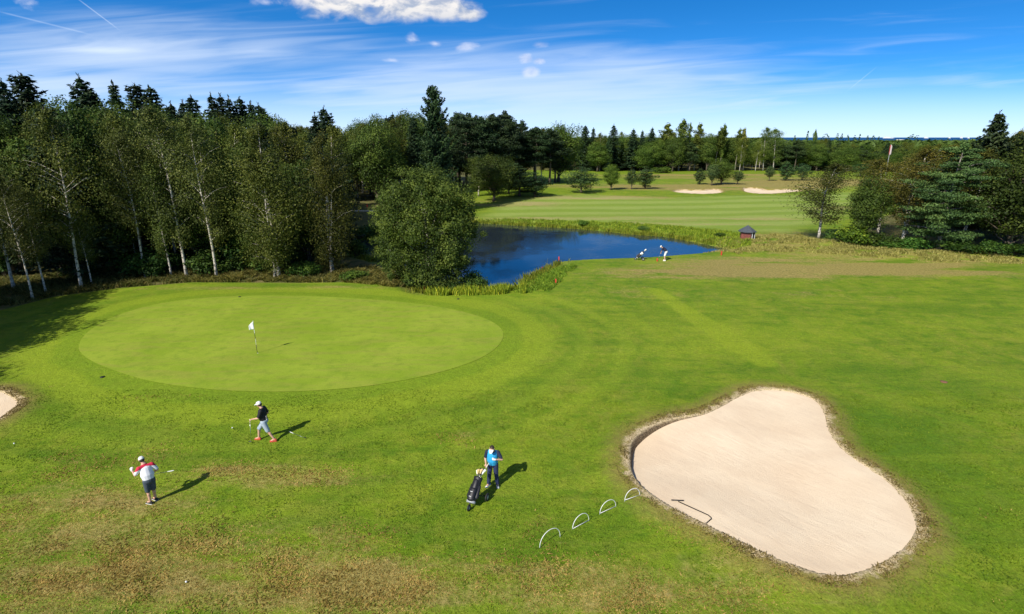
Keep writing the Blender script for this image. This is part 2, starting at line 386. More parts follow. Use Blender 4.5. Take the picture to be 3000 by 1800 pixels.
def ground_mat():
    m, N, b = mat('turf_and_rough')
    P = N.new('ShaderNodeNewGeometry').outputs['Position']; x, y, z = N.sep(P)
    dry, lime, deep, litter = (N.attr(a) for a in ('dry', 'lime', 'deep', 'litter'))
    sb, sg, pond, far = (N.attr(a) for a in ('bunker_distance', 'green_distance', 'bank', 'fairway'))
    nA = N.noise(P, .22, 5, .6, .4); nB = N.noise(P, 1.1, 6, .65, .3); nC = N.noise(P, 5.5, 6, .7, .2)
    nD = N.noise(N.comb(x, N.m('MULTIPLY', y, .55), z), 22, 4, .75); nS = N.noise(N.comb(N.m('MULTIPLY', x, .25), y, 0), 1.4, 5, .6, .6)
    nM = N.noise(P, .55, 6, .7, .8); nT = N.noise(N.comb(N.m('ADD', N.m('MULTIPLY', x, .35), N.m('MULTIPLY', y, .1)), y, 0), 3.0, 5, .65, .5)
    base = N.mix(N.step(nA, .3, .7), (.115,.215,.008), (.205,.290,.012))
    base = N.mix(N.m('MULTIPLY', N.step(nB, .38, .68), .5), base, (.285,.305,.026))
    base = N.mix(N.m('MULTIPLY', N.step(nM, .50, .68), .6), base, (.075,.165,.007))
    base = N.mix(N.m('MULTIPLY', N.step(nM, .50, .36), .32), base, (.300,.275,.045))
    base = N.mix(N.m('MULTIPLY', N.step(nS, .48, .68), .45), base, (.085,.165,.008))
    base = N.mix(N.m('MULTIPLY', N.step(nT, .5, .7), .28), base, (.300,.315,.040))
    # lime zones and deep green zones
    lm = N.step(N.m('ADD', lime, N.m('MULTIPLY', N.m('SUBTRACT', nB, .5), .5)), .15, .9)
    base = N.mix(N.m('MULTIPLY', lm, .62), base, (.290,.365,.018))
    dg = N.step(N.m('ADD', deep, N.m('MULTIPLY', N.m('SUBTRACT', nB, .5), .7)), .2, .9)
    base = N.mix(N.m('MULTIPLY', dg, .75), base, (.085,.180,.008))
    # dry straw patches, those along the bottom also standing in for lens darkening
    nL = N.noise(N.comb(N.m('MULTIPLY', x, .07), N.m('ADD', N.m('MULTIPLY', y, .34), N.m('MULTIPLY', x, .02)), 3.0), 1.0, 5, .6, .6)
    dry = N.m('MULTIPLY', dry, N.m('ADD', .35, N.m('MULTIPLY', N.step(nL, .35, .62), 1.3)))
    base = N.mix(N.m('MULTIPLY', N.step(nL, .52, .7), .35), base, (.270,.340,.022)); base = N.mix(N.m('MULTIPLY', N.step(nL, .48, .34), .5), base, (.090,.180,.008))
    dn = N.m('ADD', N.m('ADD', N.m('MULTIPLY', N.m('SUBTRACT', nS, .5), 1.3), N.m('MULTIPLY', N.m('SUBTRACT', nB, .5), 1.1)), N.m('MULTIPLY', N.m('SUBTRACT', nC, .5), .9))
    dr = N.step(N.m('ADD', N.m('MULTIPLY', dry, .85), dn), .18, 1.15)
    dcol = N.mix(N.step(nC, .3, .7), (.245,.190,.050), (.430,.315,.110))
    base = N.mix(N.m('MULTIPLY', dr, .82), base, dcol)
    # far fairway : mowing stripes
    ph = N.m('ADD', N.m('MULTIPLY', y, 2*math.pi/7.5), N.m('ADD', N.m('MULTIPLY', x, -.11), N.m('MULTIPLY', N.m('SINE', N.m('MULTIPLY', x, .035)), 1.0)))
    ph = N.m('ADD', ph, N.m('MULTIPLY', nA, 2.2))
    st = N.step(N.m('SINE', ph), -.55, .55)
    sc = N.mix(st, (.230,.315,.042), (.305,.375,.078))
    sc = N.mix(N.m('MULTIPLY', dr, .75), sc, (.43,.34,.14))
    base = N.mix(N.m('MULTIPLY', far, .85), base, sc)
    nearg = N.m('SUBTRACT', 1, N.step(N.m('ADD', sg, N.m('MULTIPLY', N.m('SUBTRACT', nS, .5), 3)), .5, 5.5))
    base = N.mix(N.m('MULTIPLY', nearg, .68), base, (.215,.315,.015))
    # collar rings round the putting green
    w = N.m('ADD', sg, N.m('MULTIPLY', N.m('SUBTRACT', nA, .5), 1.6))
    ring = N.m('MULTIPLY', N.step(w, .0, .25), N.m('SUBTRACT', 1, N.step(w, 1.0, 1.5)))
    base = N.mix(N.m('MULTIPLY', ring, .12), base, (.150,.250,.014))
    arcs = N.m('MULTIPLY', N.step(N.m('SINE', N.m('MULTIPLY', N.m('ADD', w, N.m('MULTIPLY', nB, .5)), 2.6)), -.3, .8), N.m('MULTIPLY', N.step(w, 2, 3), N.m('SUBTRACT', 1, N.step(w, 6, 13))))
    base = N.mix(N.m('MULTIPLY', arcs, .34), base, (.285,.370,.022))
    ring3 = N.m('MULTIPLY', N.step(w, 4.0, 4.3), N.m('SUBTRACT', 1, N.step(w, 4.8, 6.0)))
    base = N.mix(N.m('MULTIPLY', ring3, .35), base, (.130,.225,.012))
    ring2 = N.m('MULTIPLY', N.step(w, 1.2, 1.7), N.m('SUBTRACT', 1, N.step(w, 2.0, 4.0)))
    base = N.mix(N.m('MULTIPLY', ring2, .5), base, (.290,.365,.020))
    # brown forest litter / heather
    lt = N.step(N.m('ADD', litter, N.m('MULTIPLY', N.m('SUBTRACT', nC, .5), .6)), .3, .7)
    base = N.mix(lt, base, N.mix(N.step(nB, .4, .62), (.095,.110,.028), (.200,.165,.060)))
    # bank
    base = N.mix(N.m('MULTIPLY', N.step(pond, .2, .9), .7), base, N.mix(N.step(nC, .4, .6), (.14,.21,.02), (.30,.33,.05)))
    base = N.mix(1.0, base, (1.0, 1.02, 1.12), 'MULTIPLY')
    # straw rim of the bunkers
    ww = N.m('ADD', sb, N.m('ADD', N.m('MULTIPLY', N.m('SUBTRACT', nC, .5), 1.1), N.m('MULTIPLY', N.m('SUBTRACT', nB, .5), .9)))
    rim2 = N.m('SUBTRACT', 1, N.step(ww, .35, 1.45))
    base = N.mix(N.m('MULTIPLY', rim2, .6), base, (.32,.22,.08))
    rim = N.m('MULTIPLY', N.m('SUBTRACT', 1, N.step(ww, .05, .42)), .88)
    rc = N.mix(N.step(nD, .36, .52), (.30,.22,.09), (.72,.57,.36))
    base = N.mix(rim, base, rc)
    wall = N.m('SUBTRACT', 1, N.step(sb, -.07, .01))
    base = N.mix(wall, base, N.mix(N.step(nD, .4, .6), (.07,.05,.03), (.30,.22,.13)))
    # blade scale speckle
    k = N.m('ADD', .60, N.m('ADD', N.m('MULTIPLY', N.step(nD, .25, .75), .46), N.m('MULTIPLY', N.step(nC, .25, .75), .36)))
    kk = N.comb(k, k, k)
    base = N.mix(1.0, base, kk, 'MULTIPLY')
    N.put(b.inputs['Base Color'], base); b.inputs['Roughness'].default_value = .85; b.inputs['Specular IOR Level'].default_value = .15
    bp = N.new('ShaderNodeBump'); bp.inputs['Strength'].default_value = .9; bp.inputs['Distance'].default_value = .045
    N.put(bp.inputs['Height'], N.m('ADD', nD, N.m('MULTIPLY', nC, 1.6))); N.l.new(bp.outputs[0], b.inputs['Normal'])
    return m
def green_mat():
    m, N, b = mat('mown_green'); P = N.new('ShaderNodeNewGeometry').outputs['Position']; x, y, z = N.sep(P)
    nA = N.noise(P, .25, 5, .6, .5); nS = N.noise(N.comb(N.m('MULTIPLY', x, .18), y, 0), 1.6, 5, .6, .8); nD = N.noise(P, 16, 4, .7)
    nB = N.noise(P, 1.6, 5, .65)
    c = N.mix(N.step(nA, .3, .7), (.235,.330,.016), (.315,.395,.028))
    c = N.mix(N.m('MULTIPLY', N.step(nS, .42, .68), .55), c, (.300,.300,.040))
    c = N.mix(N.m('MULTIPLY', N.step(nB, .45, .72), .5), c, (.160,.250,.014))
    k = N.m('ADD', .86, N.m('MULTIPLY', N.step(nD, .25, .75), .24)); c = N.mix(1.0, c, N.comb(k, k, k), 'MULTIPLY'); c = N.mix(1.0, c, (.97, 1.0, 1.25), 'MULTIPLY')
    N.put(b.inputs['Base Color'], c); b.inputs['Roughness'].default_value = .8; b.inputs['Specular IOR Level'].default_value = .2
    bp = N.new('ShaderNodeBump'); bp.inputs['Strength'].default_value = .35; bp.inputs['Distance'].default_value = .02
    N.put(bp.inputs['Height'], nD); N.l.new(bp.outputs[0], b.inputs['Normal']); return m
def sand_mat():
    m, N, b = mat('bunker_sand'); P = N.new('ShaderNodeNewGeometry').outputs['Position']; x, y, z = N.sep(P)
    nA = N.noise(P, .28, 5, .6, .4); nB = N.noise(N.comb(N.m('ADD', N.m('MULTIPLY', x, .8), N.m('MULTIPLY', y, .6)), N.m('MULTIPLY', N.m('SUBTRACT', N.m('MULTIPLY', y, .8), N.m('MULTIPLY', x, .6)), .22), 0), 3.2, 6, .7, .5)
    nD = N.noise(P, 30, 4, .7)
    c = N.mix(N.step(nA, .3, .7), (.76,.595,.42), (.85,.70,.51))
    c = N.mix(N.m('MULTIPLY', N.step(nB, .45, .75), .45), c, (.70,.54,.385))
    c = N.mix(N.m('MULTIPLY', N.step(nD, .5, .8), .25), c, (.58,.45,.34))
    N.put(b.inputs['Base Color'], c); b.inputs['Roughness'].default_value = .95; b.inputs['Specular IOR Level'].default_value = .1
    bp = N.new('ShaderNodeBump'); bp.inputs['Strength'].default_value = .5; bp.inputs['Distance'].default_value = .03
    N.put(bp.inputs['Height'], N.m('ADD', nD, N.m('MULTIPLY', nB, 1.5))); N.l.new(bp.outputs[0], b.inputs['Normal']); return m
def water_mat(name, deepc, bump, sc):
    m, N, b = mat(name); P = N.new('ShaderNodeNewGeometry').outputs['Position']; x, y, z = N.sep(P)
    n1 = N.noise(N.comb(x, N.m('MULTIPLY', y, 1.0), 0), sc, 4, .6, .3); n2 = N.noise(P, sc*.08, 3, .5)
    b.inputs['Base Color'].default_value = (*deepc, 1); b.inputs['Roughness'].default_value = .06
    b.inputs['IOR'].default_value = 2.0; b.inputs['Specular IOR Level'].default_value = .75
    bp = N.new('ShaderNodeBump'); bp.inputs['Distance'].default_value = .06
    N.put(bp.inputs['Strength'], N.m('MULTIPLY', N.step(n2, .36, .62), bump)); N.put(bp.inputs['Height'], n1)
    N.l.new(bp.outputs[0], b.inputs['Normal']); return m

# ------------------------------------------------------------------ ground
def spaced(segs):
    out = [segs[0][0]]
    for a, b, s in segs:
        n = max(1, int(round((b-a)/s))); out += list(np.linspace(a, b, n+1)[1:])
    return np.array(out)
def spot(arr, x, y, px, py, rpx, rpy, a, ang=0):
    cx, cy = ray(px, py); ex, _ = ray(px+rpx, py); _, e1 = ray(px, py-rpy); _, e2 = ray(px, py+rpy)
    rx = abs(ex-cx); ry = abs(e1-e2)/2; dx, dy = x-cx, y-cy; c, s = math.cos(ang), math.sin(ang)
    q = ((dx*c+dy*s)/rx)**2+((-dx*s+dy*c)/ry)**2
    arr += a*np.exp(-q)
DRY_AND_VIGNETTE = [(250,1480,420,110,.6),(120,1700,420,150,.7),(800,1700,420,110,.62),(1150,1720,260,90,.55),(450,1650,260,90,.35),(870,1400,190,34,.75),(660,1385,120,30,.5),(300,1350,200,40,.5),
              (560,1170,180,12,.5),(1350,1290,120,25,.35),(2000,1540,150,40,.45),(2200,1660,250,60,.35),(1700,1700,320,110,.5),(2150,1760,400,60,.5),(1500,1560,250,60,.3),(1050,1560,200,40,.3),  # wide spots along the bottom also paint in the lens vignette
              (2700,778,520,30,.8),(2300,772,360,20,.72),(2000,790,300,14,.4),(1950,812,420,14,.55),(2100,800,300,14,.6),(1850,860,200,20,.4),(2500,800,400,14,.6),(1700,1010,200,30,.3),(2400,860,300,20,.35),
              (700,843,260,9,.7),(1000,840,160,10,.6),(2250,725,260,20,.7),(2100,700,160,12,.7),(2350,690,180,12,.8),
              (1500,600,160,10,.6),(1650,640,400,7,.7),(2050,655,330,7,.8),(2250,640,250,6,.7),(1750,583,260,5,.7),(1950,553,300,9,.9),(2300,545,200,9,1.0),(2400,535,250,6,1.0),(2150,525,400,4,.6),(2050,515,350,4,.8),(2450,610,160,8,.4)]
def dryness(x, y):
    d = np.zeros_like(x)
    for a in DRY_AND_VIGNETTE: spot(d, x, y, *a)
    return d
def build_ground():
    gx = np.concatenate([-np.geomspace(9000, 66, 40), spaced([(-60, -40, .6), (-40, 3, .3), (3, 16, .1), (16, 40, .3), (40, 75, .6)]), np.geomspace(80, 9000, 44)])
    gy = np.concatenate([[-400, -120, -40, -15, 0, 8], spaced([(11, 13, .4), (13, 28.5, .1), (28.5, 55, .25), (55, 92, .4), (92, 170, .9), (170, 250, 2.5)]), np.geomspace(256, 2300, 40)])
    X, Y = np.meshgrid(gx, gy); nx, ny = len(gx), len(gy); x = X.ravel(); y = Y.ravel()
    z = height(x, y)
    db = np.min([sdf(x, y, b) for b in BPOLY], axis=0); sg = sdf(x, y, GREEN); dp = sdf(x, y, POND)
    lime = np.zeros_like(x); deep = np.zeros_like(x)
    dry = dryness(x, y)*(1+1.0*sst(y, 95, 120))
    for a in [(800,1000,600,90,.2),(2090,955,420,40,.45),(1500,880,300,25,.55),(1950,1030,350,40,.4),(1450,1110,260,60,.45),(1600,1250,160,120,.4),(1200,1300,300,90,.35),(2300,1000,400,50,.3),(1250,850,250,12,.5),(1700,560,350,12,.3),(2700,950,300,40,.25),(1000,1240,300,40,.3)]:
        spot(lime, x, y, *a)
    for a in [(2750,1400,260,260,.7),(2800,1150,300,90,.55),(2600,1250,200,80,.5),(1900,1100,300,30,.45),(100,1150,260,70,.6),(300,1240,300,40,.5),(550,1190,500,16,.4),(1150,1210,300,20,.4),(1250,1000,120,60,.1),(900,1540,350,50,.6),(1300,1100,300,30,.3),(2500,1080,250,30,.4),(1700,930,200,20,.3),(2600,900,350,20,.25),(450,1300,260,25,.3)]:
        spot(deep, x, y, *a)
    # pale mown strip across the fairway
    a = np.array(ray(1920,852)); b_ = np.array(ray(2235,1060)); e = b_-a; t = ((x-a[0])*e[0]+(y-a[1])*e[1])/(e@e)
    d = np.hypot(x-a[0]-np.clip(t, 0, 1)*e[0], y-a[1]-np.clip(t, 0, 1)*e[1]); lime += .75*(1-sst(d, .35, 1.2)); dry *= 1-.5*(1-sst(d, .6, 1.1))
    for q in ((1.6,2.3),(3.3,4.0)): deep += .30*sst(d, q[0]-.5, q[0])*(1-sst(d, q[1], q[1]+.5))*(t > -.1)*(t < 1)
    we = woodedge(x)
    litter = sst(y-we, -.8, 1.4)*(x < ray(1230, 850)[0]+.5)*(1-sst(y, 84, 92)*sst(x, -24, -18))
    litter = np.maximum(litter, sst(-sdf(x, y, GROVE), -1.5, 1.5))
    litter = np.maximum(litter, sst(y, 225, 240)); litter = np.maximum(litter, sst(y, 108, 122)*(1-sst(x, -16, -8)))
    litter = np.where(dp < .6, 0, litter)
    rx, ry = x/np.maximum(y, 1), y
    fair = sst(-sdf(x, y, FAIR2), -3, 2.5)
    F = np.arange(nx*ny).reshape(ny, nx); F = np.stack([F[:-1, :-1], F[:-1, 1:], F[1:, 1:], F[1:, :-1]], -1).reshape(-1, 4)
    me = np_mesh('ground', np.stack([x, y, z], 1), F, True, pattr=dict(dry=dry, lime=lime, deep=deep, litter=litter, bunker_distance=db, green_distance=sg, bank=1-sst(dp, .5, 3.2), fairway=fair))
    tag(link('ground', me, ground_mat()), kind='structure')
build_ground()

def disc(name, poly, rings, zf, m, **kw):
    """sheet filling an outline: concentric rings towards its centroid"""
    P = np.array(poly); n = len(P); c = P.mean(0); V = []; T = np.linspace(1, 0.02, rings)
    for t in T: V.append(c+(P-c)*t)
    V = np.concatenate(V); z = zf(V[:, 0], V[:, 1]); F = []
    for r in range(rings-1):
        for k in range(n): F.append((r*n+k, r*n+(k+1) % n, (r+1)*n+(k+1) % n, (r+1)*n+k))
    F += [((rings-1)*n+k, (rings-1)*n+(k+1) % n, rings*n, rings*n) for k in range(0)]
    V3 = np.column_stack([V, z]); me = bpy.data.meshes.new(name); me.from_pydata(V3.tolist(), [], F+[tuple(range((rings-1)*n, rings*n))])
    me.polygons.foreach_set('use_smooth', [True]*len(me.polygons)); me.update(); o = link(name, me, m); tag(o, **kw); return o
gp = smooth_loop(GREEN, 2)
disc('putting_green', gp, 120, lambda x, y: height(x, y, False)+.018, green_mat(), kind='structure')
SAND = sand_mat()
def sandz(i):
    def f(x, y):
        d = -sdf(x, y, BPOLY[i])
        lipx = BPOLY[i][:, 0].min(); 
        k = np.exp(-((x-4.6)/2.6)**2-((y-23.0)/4.2)**2) if i == 0 else 0*x          # sand lies lower under the left lip
        base = (.055 if i < 2 else .12)-.03
        return base-.42*k-.20*sst(d, 0, 4)+(.03*(vnoise(x, y, 1.3, 5)-.5)+.05*(vnoise(x, y, 3.1, 6)-.5))*sst(d, 0, .6)
    return f
def ragged(poly, a):
    P = smooth_loop(poly, 3); t = np.arange(len(P)); 
    nrmv = np.roll(P, -1, 0)-np.roll(P, 1, 0); nrmv = nrm(np.column_stack([nrmv[:, 1], -nrmv[:, 0]]))
    w = RNG.normal(size=len(P)); w = (w+np.roll(w, 1)+np.roll(w, 2)*.6)/2
    return P+nrmv*(w*a)[:, None]
BN = ['bunker_sand', 'bunker_sand', 'bunker_sand', 'bunker_sand']
for i in range(4):
    disc(BN[i], ragged(BPOLY[i], .035 if i < 2 else .1), 60 if i == 0 else 16, sandz(i), SAND, kind='structure')
# pond water
pm = smooth_loop(POND, 1); c0 = pm.mean(0)
big = []
nn_ = np.roll(POND, -1, 0)-np.roll(POND, 1, 0); nn_ = nrm(np.column_stack([nn_[:, 1], -nn_[:, 0]]))
if sdf(np.array([POND[0][0]+nn_[0][0]*.3]), np.array([POND[0][1]+nn_[0][1]*.3]), POND)[0] < 0: nn_ = -nn_
disc('water', POND+nn_*.7, 30, lambda x, y: 0*x+WZ, water_mat('pond_water', (.020,.030,.045), .34, 2.4), kind='structure')
sm = water_mat('sea_water', (.008,.075,.22), .6, .2); sm.node_tree.nodes['Principled BSDF'].inputs['Roughness'].default_value = .55; sm.node_tree.nodes['Principled BSDF'].inputs['IOR'].default_value = 1.2
me = np_mesh('sea', [(-60000,2290,-.8),(60000,2290,-.8),(60000,80000,-.8),(-60000,80000,-.8)], [(0,1,2,3)])
tag(link('sea', me, sm), kind='structure')
# gravel path behind the pond
def strip(name, pts, w, m, dz=.03):
    V = []; F = []
    P = [Vector((*ray(*p), 0)) for p in pts]; Q = []
    for a, b in zip(P[:-1], P[1:]):
        for k in range(12): Q.append(a.lerp(b, k/12))
    for i, p in enumerate(Q):
        d = (Q[min(i+1, len(Q)-1)]-Q[max(i-1, 0)]).normalized(); n = Vector((-d.y, d.x, 0))*w/2
        for s in (-1, -.33, .33, 1):
            q = p+n*s; V.append((q.x, q.y, gz(q.x, q.y)+dz+.02*(1-s*s)))
    for i in range(len(Q)-1):
        for k in range(3): F.append((i*4+k, i*4+k+1, i*4+5+k, i*4+4+k))
    return tag(link(name, np_mesh(name, V, F, True), m), kind='structure')
strip('gravel_path', [(300,622),(500,627),(700,624),(950,620),(1070,618),(1200,616),(1300,612)], 1.5, simple('gravel', (.62,.54,.40), .9, .15, 8))

# ------------------------------------------------------------------ foliage
def rnd(n): return nrm(RNG.normal(size=(n, 3)))
def leaves(P, Nrm, L, W, tone, upbias=0, axis=None):
    n = len(P); nr = nrm(Nrm+RNG.normal(size=(n, 3))*.55)
    a = rnd(n) if axis is None else nrm(axis+RNG.normal(size=(n, 3))*.18)
    a = nrm(a-nr*np.sum(a*nr, 1, keepdims=True)); b = np.cross(nr, a)
    L = (L*RNG.uniform(.65, 1.35, n))[:, None]; W = (W*RNG.uniform(.65, 1.35, n))[:, None]
    V = np.stack([P-a*L/2, P-b*W/2, P+a*L/2, P+b*W/2], 1).reshape(-1, 3)
    return V, np.arange(4*n).reshape(-1, 4), tone
class Crown:
    def __init__(s): s.V = []; s.F = []; s.T = []; s.n = 0
    def add(s, V, F, T): s.V.append(V); s.F.append(F+s.n); s.T.append(T); s.n += len(V)
    def mesh(s, name): return np_mesh(name, np.concatenate(s.V), np.concatenate(s.F), fattr=dict(tone=np.clip(np.concatenate(s.T), 0, 1)))
def clump(cr, c, r, n, L, tone, squash=.75, outw=None):
    q = rnd(n)*(RNG.uniform(.35, 1, n)**.5)[:, None]; lump = 1+.25*np.sin(q@np.array([3.1, 5.3, 2.2])*2+RNG.uniform(0, 6))
    P = c+q*np.array([r, r, r*squash])*lump[:, None]
    o = q if outw is None else q+outw
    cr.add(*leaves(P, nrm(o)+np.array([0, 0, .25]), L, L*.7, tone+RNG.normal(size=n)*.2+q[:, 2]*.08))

def bend_trunk(h, lean=.04, wob=.15, r0=.2, fr=1.0, n=9):
    pts = []; a = RNG.uniform(0, 6.28); lx, ly = math.cos(a)*lean*h, math.sin(a)*lean*h; ph = RNG.uniform(0, 6.28)
    for i in range(n):
        t = i/(n-1)*fr; pts.append(Vector((lx*t*t+wob*math.sin(t*5+ph)*t, ly*t*t+wob*math.cos(t*4+ph)*t, t*h)))
    rad = [r0*(1.35 if i == 0 else 1)*(1-.85*i/(n-1)) for i in range(n)]
    return pts, rad
def on(pts, t):
    t = max(0, min(.999, t))*(len(pts)-1); i = int(t); return pts[i].lerp(pts[i+1], t-i)

def broad_tree(h, w, low=.25, clumps=46, per=150, L=.3, r0=.22, lobes=None, cr_r=(.10, .17)):
    """round-crowned tree: clumps of leaves at the ends of limbs"""
    pts, rad = bend_trunk(h*.86, .03, .2, r0); t = M(); t.tube(pts, rad, 8)
    cr = Crown(); cz = h*(low+(1-low)/2); hz = h*(1-low)/2; k = 0; gold = 2.39996
    rough = RNG.uniform(.78, 1.12, 24)
    while k < clumps:
        u = 1-2*(k+.5)/clumps; a = k*gold+RNG.uniform(-.3, .3); s = math.sqrt(max(0, 1-u*u))
        f = RNG.uniform(.55, .9)*rough[k % 24]
        wd = w/2*(1-.25*max(0, u)**2)*(1 if u > -.6 else .85)
        c = np.array([math.cos(a)*s*wd*f, math.sin(a)*s*wd*f, cz+u*hz*min(1, f+.12)])
        r = RNG.uniform(*cr_r)*(w+h)/2; tone = RNG.uniform(.2, .75)
        clump(cr, c, r, int(per*RNG.uniform(.6, 1.3)), L, tone, .72, np.array([math.cos(a)*s, math.sin(a)*s, u])*.6)
        p0 = on(pts, max(low*.7, (c[2]/h)-.18)); mid = p0.lerp(Vector(c), .5)+Vector((0, 0, -.04*h*RNG.uniform(0, 1)))
        t.tube([p0, mid, Vector(c)], [rad[0]*.3, rad[0]*.18, rad[0]*.07], 5, False); k += 1
    for _ in range(int(clumps*1.1)):           # inner fill and stray sprays
        q = rnd(1)[0]*RNG.uniform(.2, .62); c = np.array([q[0]*w/2, q[1]*w/2, cz+q[2]*hz])
        clump(cr, c, .13*w, int(per*.4), L, RNG.uniform(.1, .45), .8)
    return t.mesh('trunk'), cr.mesh('crown')

def birch_tree(h, w, low=.3, n=34, per=95, L=.2, r0=.14, stems=1):
    t = M(); cr = Crown()
    for s in range(stems):
        hh = h*(1 if s == 0 else RNG.uniform(.75, .92)); pts, rad = bend_trunk(hh, .05+.04*s, .22, r0*(1 if s == 0 else .75), 1, 12)
        if s: 
            off = Vector((RNG.uniform(-.25, .25), RNG.uniform(-.2, .2), 0)); pts = [p+off for p in pts]
        t.tube(pts, rad, 8)
        m = n//stems
        for k in range(m):
            f = low+(1-low)*(k+.5)/m; p0 = on(pts, f); a = RNG.uniform(0, 6.28)
            prof = math.sin(math.pi*min(1, max(.08, (f-low)/(1-low)*.88+.12)))**.7
            ln = w/2*prof*RNG.uniform(.55, 1.15)
            d = Vector((math.cos(a), math.sin(a), RNG.uniform(.5, 1.1))).normalized()
            p1 = p0+d*ln*.6; p2 = p0+d*ln+Vector((0, 0, -ln*.12))
            t.tube([p0, p1, p2], [rad[0]*.20*(1.2-f), rad[0]*.09*(1.2-f)+.004, .004], 5, False)
            tone = RNG.uniform(.25, .75)
            for q, rr in ((p1, .3), (p2, .42)):
                c = np.array(q); clump(cr, c, ln*rr+.18, int(per*.5), L, tone, .85)
            # hanging twigs
            nn = int(per*.9); tt = RNG.uniform(.25, 1.1, nn)[:, None]; P = np.array(p0)+(np.array(p2)-np.array(p0))*tt
            P += RNG.normal(size=(nn, 3))*.22*ln; P[:, 2] -= RNG.uniform(0, 1, nn)**1.5*(.35+.5*ln)
            cr.add(*leaves(P, nrm(P-np.array(on(pts, f))), L, L*.6, tone+RNG.normal(size=nn)*.18, axis=np.array([[0, 0, -1.0]])))
        clump(cr, np.array(pts[-1]), .45, int(per*.7), L, .5, 1.5)
    return t.mesh('trunk'), cr.mesh('crown')

def spruce_tree(h, w, low=.12, dens=1.0, L=.42, r0=.2, droop=.25, gaps=.12, power=.85, irregular=.2):
    t = M(); cr = Crown(); pts, rad = bend_trunk(h, .01, .05, r0, 1, 8); t.tube(pts, rad, 7)
    z = low*h; a0 = 0
    while z < h*.985:
        f = (z/h-low)/(1-low); rr = w/2*((1-f)**power)*RNG.uniform(1-irregular, 1+irregular)+.1
        nb = max(4, int(7+2*(1-f)))
        for k in range(nb):
            if RNG.uniform() < gaps: continue
            a = a0+2*math.pi*k/nb+RNG.uniform(-.25, .25); ln = rr*RNG.uniform(.7, 1.15)
            up = .35*f-.05; d = np.array([math.cos(a), math.sin(a), 0.])
            nn = max(6, int(ln*26*dens)); s = RNG.uniform(.08, 1, nn)**.8
            side = np.array([-d[1], d[0], 0.]); sw = (RNG.uniform(-1, 1, nn)*(.10+.30*ln*(1-s)**.6*np.minimum(1, s*3)))
            P = np.array(on(pts, z/h))+d*(s*ln)[:, None]+side*sw[:, None]
            P[:, 2] += up*ln*s-droop*ln*s**2+.12*ln*s**6-np.abs(sw)*.35+RNG.normal(size=nn)*.03-RNG.uniform(0, .16, nn)
            ax = d*1.0+side*np.sign(sw)[:, None]*.7+np.array([0, 0, -.25])
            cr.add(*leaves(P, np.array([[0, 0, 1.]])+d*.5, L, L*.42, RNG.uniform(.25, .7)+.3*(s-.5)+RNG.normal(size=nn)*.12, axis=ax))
        z += (.30+.16*(1-f))*(.9 if h > 8 else .6)*RNG.uniform(.85, 1.2); a0 += 1.3
    P = np.array(pts[-1])+np.column_stack([RNG.normal(size=(14, 2))*.05, RNG.uniform(-.7, .15, 14)])
    cr.add(*leaves(P, rnd(14), .4, .1, np.full(14, .5), axis=np.array([[0, 0, 1.]])))
    return t.mesh('trunk'), cr.mesh('crown')

def pine_tree(h, w, low=.35, layers=11, L=.34, r0=.22, per=260, flat=.32):
    """layered plates of needles on near-level boughs"""
    t = M(); cr = Crown(); pts, rad = bend_trunk(h*.97, .03, .25, r0); t.tube(pts, rad, 8)
    for i in range(layers):
        f = (i+.5)/layers; z = h*(low+(1-low)*f*.97); prof = (math.sin(math.pi*(.22+.72*f)))**.8
        for k in range(RNG.integers(3, 6)):
            a = RNG.uniform(0, 6.28); ln = w/2*prof*RNG.uniform(.6, 1.1); p0 = on(pts, z/h)
            p1 = p0+Vector((math.cos(a)*ln, math.sin(a)*ln, ln*RNG.uniform(-.05, .28)))
            t.tube([p0, p0.lerp(p1, .5)+Vector((0, 0, .05*ln)), p1], [rad[0]*.25*(1.2-f), rad[0]*.15*(1.2-f), .015], 5, False)
            tone = RNG.uniform(.2, .75)
            for q in (.45, .72, 1.0):
                c = np.array(p0.lerp(p1, q))+RNG.normal(size=3)*.08*ln
                n = int(per*.33); qq = rnd(n)*(RNG.uniform(.2, 1, n)**.5)[:, None]; rr = .30*ln+.28
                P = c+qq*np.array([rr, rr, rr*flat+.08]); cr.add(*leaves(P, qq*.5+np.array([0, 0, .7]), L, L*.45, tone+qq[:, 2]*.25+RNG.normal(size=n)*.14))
    clump(cr, np.array(pts[-1]), .5, int(per*.5), L, .5, 1.1)
    return t.mesh('trunk'), cr.mesh('crown')

def shrub(h, w, n=16, per=150, L=.16):
    t = M(); cr = Crown()
    for k in range(n):
        a = RNG.uniform(0, 6.28); d = RNG.uniform(0, .42)*w; c = np.array([math.cos(a)*d, math.sin(a)*d, h*RNG.uniform(.35, .78)*(1-(d/w)**2)])
        t.tube([Vector((c[0]*.15, c[1]*.15, 0)), Vector((c[0]*.6, c[1]*.6, c[2]*.6)), Vector(c)], [.035, .02, .008], 5, False)
        clump(cr, c, RNG.uniform(.2, .3)*min(w, h*1.4), per, L, RNG.uniform(.25, .8), .85)
    return t.mesh('stem'), cr.mesh('foliage')

